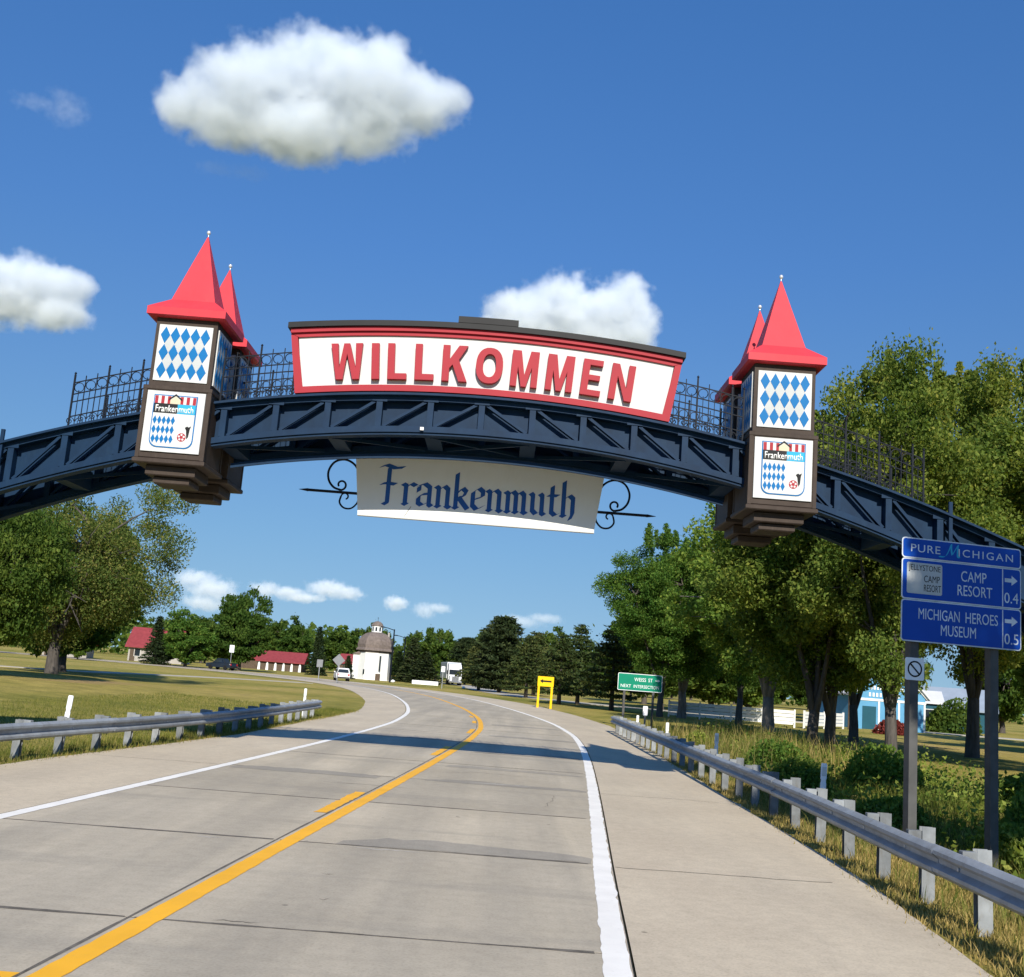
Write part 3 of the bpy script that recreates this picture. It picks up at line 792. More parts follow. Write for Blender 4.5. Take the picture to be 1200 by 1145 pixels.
# railing: balusters, four rails, a row of rings and scrolls, front and rear
RAIL_H = 1.02
bal_me = MB().bar((0,0,0), (0,0,RAIL_H+0.05), 0.016, 0.016).mesh('baluster', M['iron'])
post_me = MB().bar((0,0,0), (0,0,RAIL_H+0.12), 0.032, 0.032).lathe([(0.001,RAIL_H+0.118),(0.024,RAIL_H+0.135),(0.024,RAIL_H+0.155),(0.001,RAIL_H+0.18)], 6).mesh('railing_post', M['iron'])
def ring_mesh(r, t, a0=0, a1=2*PI, n=16):
    return MB().tube([(r*math.cos(a0+(a1-a0)*k/n), 0, r*math.sin(a0+(a1-a0)*k/n)) for k in range(n+1)], t, 4)
ring_me = ring_mesh(0.095, 0.010).mesh('rail_ring', M['iron'])
scr = MB()
for sg in (-1, 1):
    pts = []
    for k in range(22):
        a = k/21*2.6*PI; r = 0.085*(1-k/21*0.75)
        pts.append((sg*(0.095 - r*math.cos(a)), 0, 0.10 + r*math.sin(a)))
    scr.tube(pts, 0.009, 4)
scroll_me = scr.mesh('rail_scroll', M['iron'])
for Y in (F_Y+0.04, R_Y-0.02):
    for d0, d1 in ((-9.0+0.8, -6.7+0.05), (-5.25, -3.6), (3.6, 5.25), (6.65, 8.9)) if Y < 0 else ((-8.2, 8.9),):
        for h in (0.09, 0.32, 0.62, RAIL_H-0.24, RAIL_H):
            if h == 0.09 or h == RAIL_H or True:
                curve_band(z_top, Y-0.011, Y+0.011, h-0.010, h+0.010, d0, d1).build('rail_bar', M['iron'], arch)
        n = int(round((d1-d0)/0.235)); sp = (d1-d0)/n
        for k in range(n+1):
            d = d0+sp*k
            hid = Y > 0 and abs(d) < 3.4
            if k % 3 == 0 or k == n: place('railing_post', post_me, arch, (d, Y, z_top(d)+0.05))
            else:
                place('baluster', bal_me, arch, (d, Y, z_top(d)+0.05))
            if k < n and not hid:
                dm = d+sp/2
                place('rail_ring', ring_me, arch, (dm, Y, z_top(dm)+RAIL_H-0.12))
                place('rail_scroll', scroll_me, arch, (dm, Y, z_top(dm)+0.10))
                place('baluster', bal_me, arch, (dm, Y, z_top(dm)+0.05), scale=(0.8, 0.8, 0.74))

# ------------------------------------------------------------------ big WILLKOMMEN board on the arch
board = empty('welcome_board', (AX, AY+F_Y-0.12, 0))
tag(board, 'long white board with red raised letters WILLKOMMEN on top of the arch', 'sign')
BY = -0.10                       # board front (local y)
def zt_b(x): return 8.93 - x*x/(2*29.0)       # outer top edge
def zb_b(x): return 7.625 - x*x/(2*26.5)      # outer bottom edge
def xe(t): return 3.72 + 0.20*t               # half width, t = 0 bottom .. 1 top
def arc_poly(h0, h1, inx, n=28):
    """board outline inset: h0 above the bottom edge, h1 below the top edge, inx in from the ends"""
    bot = []; top = []
    for k in range(n+1):
        s = -1+2*k/n
        bot.append((s*(xe(h0/1.3)-inx), zb_b(s*(xe(0)-inx))+h0)); top.append((s*(xe(1-h1/1.3)-inx), zt_b(s*(xe(1)-inx))-h1))
    return bot, top
def band(b, bot, top, y0, y1):
    n = len(bot); V = []
    for (x, z), (x2, z2) in zip(bot, top): V += [(x, y0, z), (x2, y0, z2), (x2, y1, z2), (x, y1, z)]
    F = []
    for i in range(n-1):
        for q in range(4):
            a = i*4+q; c = i*4+(q+1) % 4; F.append((a, c, c+4, a+4)[::-1])
    F.append((0,1,2,3)); k = (n-1)*4; F.append((k+3,k+2,k+1,k))
    return b.add(V, F)
fb, ft = arc_poly(0.0, 0.0, 0.0); ib, it = arc_poly(0.125, 0.165, 0.14)
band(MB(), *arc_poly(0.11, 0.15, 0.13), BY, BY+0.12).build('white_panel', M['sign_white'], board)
MBf = MB(); band(MBf, fb, [(x, z) for x, z in ib], BY-0.045, BY+0.16); MBf.build('lower_frame', M['sign_red'], board)
MBf = MB(); band(MBf, [(x, z) for x, z in it], [(x, z-0.085) for x, z in ft], BY-0.045, BY+0.16); MBf.build('upper_frame', M['sign_red'], board)
MBf = MB(); band(MBf, [(x, z-0.083) for x, z in ft], ft, BY-0.10, BY+0.2); MBf.build('cornice', M['sign_red'], board)
for s in (-1, 1):
    pl = [(s*xe(0), zb_b(xe(0))+0.002), (s*xe(1), zt_b(xe(1))-0.09), (s*(xe(1)-0.14), it[0][1]+0.003), (s*(xe(0)-0.14), ib[0][1]-0.003)]
    if s > 0: pl = pl[::1]
    else: pl = pl[::-1]
    MB().prism_y(pl, BY-0.043, BY+0.158).build('side_frame', M['sign_red'], board)
cap_b = [(x*1.014, z+0.004) for x, z in ft]; cap_t = [(x*1.014, z+0.115) for x, z in ft]
q = MB(); band(q, cap_b, cap_t, BY-0.16, BY+0.30); q.build('cap', M['dark_cap'], board)
q = MB(); n = 6; cb = [(-0.60+1.2*k/n, zt_b(-0.60+1.2*k/n)+0.117) for k in range(n+1)]
band(q, cb, [(x, z+0.13) for x, z in cb], BY-0.17, BY+0.31); q.build('cap_block', M['dark_cap'], board)
# raised letters
def block_letter(c, w, h, t, dep):
    """heavy sans capital, centred on the origin, front face at y = -dep"""
    b = MB(); X = w/2; Z = h/2
    def poly(pl): b.prism_y(pl, -dep, 0.0)
    if c == 'I': poly([(-X,-Z),(X,-Z),(X,Z),(-X,Z)])
    elif c == 'L': poly([(-X,-Z),(X,-Z),(X,-Z+t*.85),(-X+t,-Z+t*.85),(-X+t,Z),(-X,Z)])
    elif c == 'E':
        q = t*.8; m = q*.47
        poly([(-X,-Z),(X,-Z),(X,-Z+q),(-X+t,-Z+q),(-X+t,-m),(X*.8,-m),(X*.8,m),(-X+t,m),(-X+t,Z-q),(X*.96,Z-q),(X*.96,Z),(-X,Z)])
    elif c == 'N': poly([(-X,-Z),(-X+t*.95,-Z),(-X+t*.95,Z-t*1.75),(X-t,-Z),(X,-Z),(X,Z),(X-t*.95,Z),(X-t*.95,-Z+t*1.75),(-X+t,Z),(-X,Z)])
    elif c == 'M': poly([(-X,-Z),(-X+t*.92,-Z),(-X+t*.92,Z-t*2.3),(-t*.36,-Z),(t*.36,-Z),(X-t*.92,Z-t*2.3),(X-t*.92,-Z),(X,-Z),(X,Z),(X-t*1.25,Z),(0,-Z+t*1.75),(-X+t*1.25,Z),(-X,Z)])
    elif c == 'W':
        f = X*.27
        poly([(-X*.62-t*.25,-Z),(-X*.62+t*.72,-Z),(0,Z-t*1.5),(X*.62-t*.72,-Z),(X*.62+t*.25,-Z),(X,Z),(X-t*1.0,Z),(X*.62-t*.22,-Z+t*1.65),(t*.42,Z),(-t*.42,Z),(-X*.62+t*.22,-Z+t*1.65),(-X+t*1.0,Z),(-X,Z)])
    elif c == 'K': poly([(-X,-Z),(-X+t,-Z),(-X+t,-t*.75),(-X+t*1.45,-t*.2),(X-t*1.2,-Z),(X,-Z),(-X+t*2.3,t*.55),(X*.97,Z),(X*.97-t*1.25,Z),(-X+t,t*.55),(-X+t,Z),(-X,Z)])
    elif c == 'O':
        n = 28; V = []; F = []
        for k in range(n):
            a = 2*PI*k/n; ca, sa = math.cos(a), math.sin(a)
            g = lambda v, e: math.copysign(abs(v)**e, v)
            o = (X*g(ca, .86), Z*g(sa, .86)); i = ((X-t)*g(ca, .86), (Z-t*.92)*g(sa, .86))
            V += [(o[0], -dep, o[1]), (i[0], -dep, i[1]), (i[0], 0, i[1]), (o[0], 0, o[1])]
        for k in range(n):
            for q in range(4):
                a = k*4+q; c2 = k*4+(q+1) % 4; d = ((k+1) % n)*4
                F.append((a, d+q, d+(q+1) % 4, c2))
        b.add(V, F)
    return b
word = "WILLKOMMEN"; LH = 0.735
wid = {'W': 0.70, 'I': 0.17, 'L': 0.42, 'K': 0.56, 'O': 0.60, 'M': 0.60, 'E': 0.45, 'N': 0.52}
gaps = 0.185
tot = sum(wid[c] for c in word)+gaps*(len(word)-1); span = 6.02
k_ = span/tot; x = -span/2-0.04
for c in word:
    w = wid[c]*k_
    xm = x+w/2; zc = (zt_b(xm)-0.165 + zb_b(xm)+0.125)/2 - 0.045
    me = block_letter(c, w, LH, 0.140, 0.12).mesh('letter', M['sign_red'])
    place('letter', me, board, (xm, BY-0.003, zc), (0, math.atan(xm/28.0), 0))
    x += w+gaps*k_
for x in (-1.9, 0.02, 1.95):
    MB().box(x-0.004, x+0.004, BY-0.0025, BY+0.001, zb_b(x)+0.13, zt_b(x)-0.17).build('seam_or_shadow', M['pale_dia'], board)
for x in (-3.0, -1.0, 1.0, 3.0):
    MB().bar((x, BY+0.16, zb_b(x)+0.5), (x, 0.9, z_top(x)+0.06), 0.06, 0.06, (1,0,0)).build('back_brace', M['iron'], board)

# ------------------------------------------------------------------ hanging town-name board
town = empty('town_name_board', (AX, AY+R_Y+0.05, 0))
tag(town, 'hanging white board with navy blackletter Frankenmuth under the arch', 'sign')
def zt_t(x): return z_bot(x)-0.056
q = MB(); n = 20; bt = []; tp = []
for k in range(n+1):
    s = -1+2*k/n; bt.append((s*2.54, 5.36)); tp.append((s*2.70, zt_t(s*2.70)))
band(q, bt, tp, -0.06, 0.06); q.build('panel', M['white'], town)
q = MB(); q.prism_y([(-2.545, 5.325), (2.545, 5.325), (2.545, 5.357), (-2.545, 5.357)], -0.075, 0.075); q.build('bottom_trim', M['sign_white'], town)
MB().prism_y([(-1.55, 5.365), (-1.535, 5.365), (-1.405, 5.60), (-1.42, 5.60)], -0.0625, -0.0605).build('seam_or_shadow', M['block'], town)  # diagonal shadow at the panel joint, put in as a grey sliver
# blackletter drawn with a broad nib
NIB = (0.092, 0.066)
def pen(strokes, w=1.0):
    b = MB(); k = 0
    for st in strokes:
        for (x0, z0), (x1, z1) in zip(st[:-1], st[1:]):
            nx, nz = NIB[0]*w, NIB[1]*w
            pl = [(x0-nx, z0-nz), (x1-nx, z1-nz), (x1+nx, z1+nz), (x0+nx, z0+nz)]
            ar = sum(pl[i][0]*pl[(i+1) % 4][1]-pl[(i+1) % 4][0]*pl[i][1] for i in range(4))
            if abs(ar) < 1e-4: continue
            if ar < 0: pl = pl[::-1]
            b.prism_y(pl, -0.004-0.0006*k, 0.0); k += 1
    return b
GL = {
 'F': ([[(.38,1.62),(.38,-.02)], [(.0,1.62),(.25,1.72),(.62,1.60),(.98,1.66)], [(.08,.84),(.32,.90),(.68,.86)], [(.22,.0),(.38,-.06)]], 1.0),
 'r': ([[(.0,.92),(.14,.86),(.14,.02)], [(.14,.74),(.36,.96),(.56,.86)], [(.06,.06),(.22,-.02)]], .66),
 'a': ([[(.02,.88),(.28,1.0),(.50,.84),(.50,.06),(.62,-.02)], [(.50,.56),(.18,.50),(.04,.34),(.04,.10),(.20,.0),(.50,.18)], [(.04,.62),(.04,.84)]], .76),
 'n': ([[(.0,.92),(.12,.84),(.12,.02)], [(.12,.74),(.36,.96),(.52,.82),(.52,.02)], [(.04,.06),(.20,-.02)], [(.46,.08),(.64,-.03)]], .78),
 'k': ([[(.10,1.58),(.10,.02)], [(.10,.62),(.36,.92),(.52,.78),(.42,.54),(.16,.48)], [(.22,.48),(.44,.20),(.62,-.02)], [(.02,.06),(.18,-.02)]], .76),
 'e': ([[(.06,.16),(.06,.78),(.30,.98),(.48,.84),(.48,.60),(.10,.44)], [(.06,.18),(.24,.0),(.52,.16)]], .66),
 'm': ([[(.0,.92),(.12,.84),(.12,.02)], [(.12,.74),(.32,.96),(.46,.82),(.46,.02)], [(.46,.74),(.66,.96),(.80,.82),(.80,.02)], [(.04,.06),(.20,-.02)], [(.38,.06),(.54,-.02)], [(.74,.08),(.92,-.03)]], 1.06),
 'u': ([[(.02,.94),(.12,.84),(.12,.16),(.28,.0),(.52,.16)], [(.42,.94),(.52,.84),(.52,.06),(.64,-.02)]], .78),
 't': ([[(.16,1.32),(.16,.14),(.32,.0),(.46,.08)], [(.0,.90),(.42,.90)]], .56),
 'h': ([[(.10,1.58),(.10,.02)], [(.10,.74),(.34,.96),(.50,.82),(.50,.12),(.40,-.14)], [(.02,.06),(.18,-.02)]], .70)}
tw = sum(GL[c][1] for c in 'Frankenmuth'); TS = 4.28/tw; x = -2.13
XH = 0.48
for c in 'Frankenmuth':
    b = pen(GL[c][0]); me = b.mesh('letter', M['letter_navy'])
    place('letter', me, town, (x, -0.0615, 5.64), (0, 0, 0), (TS, 1, XH))
    x += GL[c][1]*TS
# scroll brackets at both ends
def spiral(c, r0, a0, turns, shrink, n=30):
    P = []
    for k in range(n+1):
        a = a0+turns*2*PI*k/n; r = r0*(1-shrink*k/n); P.append((c[0]+r*math.cos(a), 0, c[1]+r*math.sin(a)))
    return P
for s in (-1, 1):
    q = MB(); x0 = 2.66
    m = lambda P: [(s*p[0], p[1], p[2]) for p in P]
    q.tube(m([(x0-0.10, 0, 5.80), (x0+1.0, 0, 5.80)]), 0.030, 6); q.tube(m([(x0+1.0, 0, 5.80), (x0+1.20, 0, 5.80)]), [0.036, 0.004], 6)
    q.build('bracket_bar', M['iron'], town)
    q = MB()                                                  # big upper volute, small lower one
    up = [(x0-0.10, 0, 5.86), (x0-0.08, 0, 6.15), (x0+0.03, 0, 6.40), (x0+0.25, 0, 6.52), (x0+0.48, 0, 6.46), (x0+0.60, 0, 6.26), (x0+0.58, 0, 6.05), (x0+0.46, 0, 5.90), (x0+0.30, 0, 5.85)]
    P = [tuple(v) for v in np.column_stack([catmull(np.array([(up[0][0], up[0][2])]+[(p[0], p[2]) for p in up]+[(up[-1][0], up[-1][2])]), 6)])]
    q.tube(m([(p[0], 0, p[1]) for p in P]), 0.024, 6)
    q.tube(m(spiral((x0+0.30, 5.965), 0.115, -PI/2, -0.85, 0.5)), 0.022, 6)
    q.build('upper_scroll', M['iron'], town)
    q = MB()
    lo = [(x0-0.10, 0, 5.76), (x0-0.08, 0, 5.60), (x0+0.04, 0, 5.47), (x0+0.20, 0, 5.47), (x0+0.30, 0, 5.58), (x0+0.28, 0, 5.72)]
    P = catmull(np.array([(lo[0][0], lo[0][2])]+[(p[0], p[2]) for p in lo]+[(lo[-1][0], lo[-1][2])]), 6)
    q.tube(m([(p[0], 0, p[1]) for p in P]), 0.020, 6)
    q.tube(m(spiral((x0+0.19, 5.71), 0.09, 0, 0.7, 0.45)), 0.018, 6)
    q.build('lower_scroll', M['iron'], town)
for x in (-2.2, 0, 2.2):
    MB().box(x-0.05, x+0.05, -0.03, 0.03, zt_t(x)-0.002, zt_t(x)+0.06).build('hanger', M['navy'], town)

# ------------------------------------------------------------------ the four small towers
def diamond_panel(parent, w, h, z0, face, cols=5, rows=3):
    """white board with blue and pale lozenges; face = function (u, depth, z) -> point"""
    def quad(pl, d0, d1, name, mat, par):
        b = MB(); n = len(pl)
        V = [face(u_, d1, z) for u_, z in pl] + [face(u_, d0, z) for u_, z in pl]
        F = [tuple(range(n)), tuple(reversed(range(n, 2*n)))] + [((i+1) % n, i, i+n, (i+1) % n+n) for i in range(n)]
        return b.add(V, F).build(name, mat, par)
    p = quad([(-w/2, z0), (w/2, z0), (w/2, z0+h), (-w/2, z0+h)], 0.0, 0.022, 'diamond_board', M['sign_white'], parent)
    mw, mh = w*0.035, h*0.03; cw = (w-2*mw)/cols; ch = (h-2*mh)/rows
    for r in range(rows):
        for c in range(cols):
            u0 = -w/2+mw+cw*(c+.5); zc = z0+mh+ch*(r+.5)
            quad([(u0-cw*.475, zc), (u0, zc-ch*.48), (u0+cw*.475, zc), (u0, zc+ch*.48)], 0.0225, 0.030, 'lozenge', M['blue_dia'], p)
            if r < rows-1 and c < cols-1:
                u1, z1 = u0+cw/2, zc+ch/2
                quad([(u1-cw*.475, z1), (u1, z1-ch*.48), (u1+cw*.475, z1), (u1, z1+ch*.48)], 0.0225, 0.026, 'pale_lozenge', M['pale_dia'], p)
    return p
def tower(name, loc, label, crest=True):
    t = empty(name, loc); tag(t, label, 'tower', 'small red-roofed towers on the arch')
    a, b_ = 0.655, 0.605                                        # half widths: lower, upper
    low = MB(); low.bbox(-a, a, -a, a, 5.80, 7.22, 0.02); low.build('lower_body', M['brown'], t)
    up = MB(); up.bbox(-b_, b_, -b_, b_, 7.222, 8.66, 0.015); up.build('upper_body', M['brown'], t)
    MB().bbox(-a-0.045, a+0.045, -a-0.045, a+0.045, 5.70, 5.797, 0.02).build('lower_ledge', M['brown'], t)
    MB().bbox(-a+0.17, a-0.17, -a+0.17, a-0.17, 5.50, 5.697, 0.02).build('bottom_step', M['brown'], t)
    MB().bbox(-a+0.30, a-0.30, -a+0.30, a-0.30, 5.36, 5.497, 0.02).build('bottom_block', M['brown'], t)
    for sx in (-1, 1):                                          # corner boards stand a little proud
        for sy in (-1, 1):
            MB().box(sx*a-0.06 if sx > 0 else -a-0.012, a+0.012 if sx > 0 else -a+0.06, sy*a-0.06 if sy > 0 else -a-0.012, a+0.012 if sy > 0 else -a+0.06, 5.805, 7.218).build('corner_board', M['brown'], t)
    MB().bbox(-a-0.02, a+0.02, -a-0.02, a+0.02, 7.16, 7.25, 0.015).build('belt_course', M['brown'], t)
    # roof: fascia, flared skirt, steep spire
    r = MB(); E_ = 0.775
    prof = [(E_-0.05, 8.645), (E_, 8.665), (E_, 8.815), (0.435, 9.09), (0.012, 10.62)]
    r.loft([[(-h, -h, z), (h, -h, z), (h, h, z), (-h, h, z)] for h, z in prof]); rf = r.build('roof', M['roof_red'], t)
    MB().lathe([(0.006, 10.60), (0.012, 10.66), (0.006, 10.67), (0.03, 10.685), (0.044, 10.72), (0.03, 10.755), (0.004, 10.768)], 10).build('finial', M['ball'], rf, smooth='all')
    F_front = lambda u_, d, z: (u_, -b_-d, z)
    F_left = lambda u_, d, z: (-b_-d, -u_, z)
    F_right = lambda u_, d, z: (b_+d, u_, z)
    diamond_panel(t, 1.06, 1.14, 7.36, F_front)
    diamond_panel(t, 1.0, 1.14, 7.36, F_left)
    diamond_panel(t, 1.0, 1.14, 7.36, F_right)
    if not crest: return t
    # crest board below
    y0 = -a-0.001
    P = MB().box(-0.565, 0.565, y0-0.035, y0, 5.93, 7.135).build('crest_board', M['sign_white'], t)
    def shield(w, z0, z1, r, n=5):
        pl = [(-w, z1)]
        for k in range(n+1):
            an = PI+PI/2*k/n; pl.append((-w+r+r*math.cos(an), z0+r+r*math.sin(an)))
        for k in range(n+1):
            an = 1.5*PI+PI/2*k/n; pl.append((w-r+r*math.cos(an), z0+r+r*math.sin(an)))
        pl.append((w, z1)); return pl
    yb = y0-0.0355
    MB().prism_y(shield(0.425, 6.015, 7.06, 0.16), yb-0.012, yb).build('shield_edge', M['blue_dia'], P)
    MB().prism_y(shield(0.405, 6.035, 7.04, 0.15), yb-0.018, yb-0.0125).build('shield', M['sign_white'], P)
    y1 = yb-0.0185
    for k in range(13):                                         # red and white striped band along the top
        x = -0.40+0.80*k/13
        if abs(x+0.03) > 0.11 and k % 2 == 0:
            MB().box(x, x+0.062, y1-0.003, y1, 6.885, 7.035).build('stripe', M['sign_red'], P)
    MB().prism_y([(-0.10,6.885),(0.10,6.885),(0.10,6.96),(0.0,7.035),(-0.10,6.96)], y1-0.004, y1).build('gable_emblem', M['gold'], P)
    MB().prism_y([(-0.13,6.95),(0.0,7.05),(0.13,6.95),(0.13,6.985),(0.0,7.085),(-0.13,6.985)], y1-0.007, y1-0.0043).build('gable_roof', M['dark_cap'], P)
    MB().box(-0.405, 0.055, y1-0.004, y1, 6.695, 6.883).build('black_band', M['dark_cap'], P)
    MB().box(0.057, 0.405, y1-0.0038, y1, 6.695, 6.883).build('blue_band', M['teal_ink'], P)
    MB().box(-0.40, 0.40, y1-0.003, y1, 6.84+0.0435, 6.8845).build('red_rule', M['sign_red'], P)
    place('lettering', text_fit('Frankenmuth', 0.74, 0.135, M['white'], 0.002, bold=0.012), P, (0.0, y1-0.0045, 6.785))
    for r_ in range(3):
        for c in range(5):
            x = -0.355+0.088*c; z = 6.135+0.185*r_+0.045
            if r_ == 0 and c == 0: x += 0.006
            MB().prism_y([(x-0.042, z), (x, z-0.09), (x+0.042, z), (x, z+0.09)], y1-0.003, y1).build('lozenge', M['blue_dia'], P)
    q = MB(); q.prism_y([(0.20+0.085*math.cos(2*PI*k/20), 6.235+0.085*math.sin(2*PI*k/20)) for k in range(20)], y1-0.003, y1); q.build('rosette', M['sign_red'], P)
    q = MB()
    for k in range(5):
        an = 2*PI*k/5+.3; q.prism_y([(0.20+0.05*math.cos(an)+0.022*math.cos(2*PI*j/8), 6.235+0.05*math.sin(an)+0.022*math.sin(2*PI*j/8)) for j in range(8)], y1-0.0045, y1-0.0031)
    q.build('rosette_petal', M['sign_white'], P)
    MB().prism_y([(0.275,6.38),(0.30,6.20),(0.33,6.25),(0.345,6.40),(0.365,6.47),(0.32,6.44),(0.29,6.46),(0.245,6.43)], y1-0.004, y1).build('eagle_emblem', M['black'], P)
    return t
TF, TR = AY-0.84, AY+1.02
tower('arch_tower', (AX-5.94, TF, 0), 'left front tower with red spire, diamond panels and crest')
tower('arch_tower', (AX+5.94, TF, 0), 'right front tower with red spire, diamond panels and crest')
tower('arch_tower', (AX-5.94, TR, 0), 'left rear tower half hidden behind the left front tower', False)
tower('arch_tower', (AX+5.94, TR, 0), 'right rear tower almost hidden behind the right front tower', False)

# ------------------------------------------------------------------ guardrails
WB = [(0.0,-.155),(0.030,-.150),(0.078,-.108),(0.080,-.070),(0.012,-.022),(0.012,.022),(0.080,.070),(0.078,.108),(0.030,.150),(0.0,.155)]
def resample(P, step):
    P = np.array(P, float); P = catmull(np.vstack([2*P[0]-P[1], P, 2*P[-1]-P[-2]]), 12)
    s = np.concatenate([[0], np.cumsum(np.hypot(*np.diff(P, axis=0).T))])
    n = int(s[-1]/step); t = np.linspace(0, s[-1], n+1)
    return np.stack([np.interp(t, s, P[:, 0]), np.interp(t, s, P[:, 1])], 1)
post_mb = MB()                                   # C-shaped steel post, flanges along the road
post_mb.box(-0.075, 0.075, -0.055, -0.049, -0.6, 0.79); post_mb.box(-0.075, 0.075, 0.049, 0.055, -0.6, 0.785); post_mb.box(-0.004, 0.004, -0.0485, 0.0485, -0.6, 0.78)
post_me = post_mb.mesh('guard_post', M['galv_post'])
post_short_me = MB().box(-0.075, 0.075, -0.055, -0.049, -0.6, 0.70).box(-0.075, 0.075, 0.049, 0.055, -0.6, 0.70).box(-0.004, 0.004, -0.0485, 0.0485, -0.6, 0.70).mesh('guard_post', M['galv_post'])
block_me = MB().bbox(-0.075, 0.075, -0.05, 0.05, -0.17, 0.19, 0.006).mesh('blockout', M['galv_post'])
bolt_me = MB().lathe([(0.001, 0), (0.022, 0.0), (0.02, 0.012), (0.001, 0.014)], 8, axis='x').mesh('rail_bolt', M['galv'])
def guardrail(name, pts, side, zc, spacing, phase, label, pm):
    """side = -1: the rail faces left (towards the road on its left)"""
    g = empty(name, (float(pts[0][0]), float(pts[0][1]), 0)); tag(g, label, 'guardrail', 'steel guardrails along the road')
    O = np.array(pts[0], float)
    P = resample(pts, 0.5) - O
    T = np.gradient(P, axis=0); T /= np.hypot(T[:, 0], T[:, 1])[:, None]
    N = np.stack([T[:, 1], -T[:, 0]], 1)*(-1 if side < 0 else 1)     # towards the road
    # beam lengths of ~3.8 m lap over each other
    L = 8; k = 0; r = random.Random(3)
    prof = WB + [(a-0.007, b*0.985) for a, b in reversed(WB)]
    while k < len(P)-1:
        e = min(len(P)-1, k+L)
        rings = []
        lap = 0.006*((k//L) % 2); dz = r.uniform(-0.006, 0.006)
        idx_ = list(range(k, e+1))
        for i in idx_:
            sh = 0.16 if (i == e and e < len(P)-1) else 0
            rings.append([(P[i, 0]+T[i, 0]*sh+N[i, 0]*(a+lap), P[i, 1]+T[i, 1]*sh+N[i, 1]*(a+lap), zc+dz+b) for a, b in prof])
        if side < 0: rings = [q[::-1] for q in rings]
        MB().loft(rings).build('beam', M['galv_rail'], g, smooth=True); k = e
    s = np.concatenate([[0], np.cumsum(np.hypot(*np.diff(P, axis=0).T))])
    t = phase; post_n = 0
    while t < s[-1]+0.02:
        x, y = np.interp(t, s, P[:, 0]), np.interp(t, s, P[:, 1]); i = int(np.argmin(abs(s-t)))
        ang = math.atan2(-T[i, 0], T[i, 1]); n = N[i]
        gz_ = 0.0
        bp = place('blockout', block_me, g, (x-n[0]*0.079, y-n[1]*0.079, zc), (0, 0, ang), (1, 1, 1))
        q = place('post', pm, g, (x-n[0]*0.235, y-n[1]*0.235, r.uniform(-0.015, 0.02)), (r.uniform(-0.02, 0.02), r.uniform(-0.015, 0.015), ang+r.uniform(-0.05, 0.05)))
        if y+O[1] < 30:
            place('bolt', bolt_me, g, (x+n[0]*0.015, y+n[1]*0.015, zc), (0, 0, math.atan2(n[1], n[0])))
        t += spacing
    # rounded end piece
    i = len(P)-1; rings = []
    for k in range(9):
        a = PI*k/8; c, w = math.cos(a), math.sin(a)
        ctr = P[i]-N[i]*0.15
        rings.append([(ctr[0]+N[i, 0]*(0.15+q_)*c+T[i, 0]*(0.15+q_)*w*1.0, ctr[1]+N[i, 1]*(0.15+q_)*c+T[i, 1]*(0.15+q_)*w, zc+b) for q_, b in prof])
    MB().loft(rings if side > 0 else [q[::-1] for q in rings]).build('end_terminal', M['galv'], g, smooth=True)
    return g
RP = [(4.28,-8),(4.55,0),(4.72,6),(4.80,10),(4.87,12.6),(5.0,16),(5.12,20),(5.27,30),(5.42,42),(5.52,52.3)]
guardrail('guardrail', RP, -1, 0.575, 1.62, 0.10, 'long guardrail on the right, running past the blue sign', post_me)
LP = [(-10.4,4),(-9.95,9),(-9.35,15),(-8.55,21.3),(-8.05,25),(-7.45,31),(-7.2,37),(-7.08,45.2)]
guardrail('guardrail', LP, 1, 0.50, 1.50, 0.55, 'guardrail on the left, below the lawn with the big trees', post_short_me)

# white plastic delineator posts
def delineator(x, y, label, h=1.12, tilt=0.0):
    t = empty('delineator_post', (x, y, tz(x, y))); tag(t, label, 'delineator', 'white delineator posts behind the guardrails')
    t.rotation_euler = (0, tilt, 0)
    b = MB(); rings = []
    for z, w in ((-0.2, .05), (h-0.34, .05), (h-0.33, .042), (h-0.28, .042), (h-0.27, .052), (h-0.03, .052), (h, .04)):
        rings.append([(-w, -0.012, z), (-w*.4, -0.024, z), (w*.4, -0.024, z), (w, -0.012, z), (w, 0.012, z), (-w, 0.012, z)])
    b.loft(rings); b.build('stake', M['reflect_white'], t)
    MB().box(-0.036, 0.036, -0.0275, -0.0245, h-0.22, h-0.06).build('reflector', M['sign_white'], t)
for x, y, l, h, ti in ((5.85, 19.8, 'nearest white delineator post behind the right guardrail', 1.12, 0.03), (6.1, 30.5, 'second nearest white delineator post behind the right guardrail', 1.12, 0.0),
              (5.95, 38.3, 'third nearest white delineator post behind the right guardrail', 1.08, 0.0), (5.95, 46.5, 'farthest white delineator post behind the right guardrail', 1.05, 0.02),
              (-8.75, 22.9, 'leaning white delineator post behind the left guardrail near the big tree', 1.15, 0.06), (-7.45, 43.6, 'white delineator post at the far end of the left guardrail', 1.15, 0.0)):
    delineator(x, y, l, h, ti)

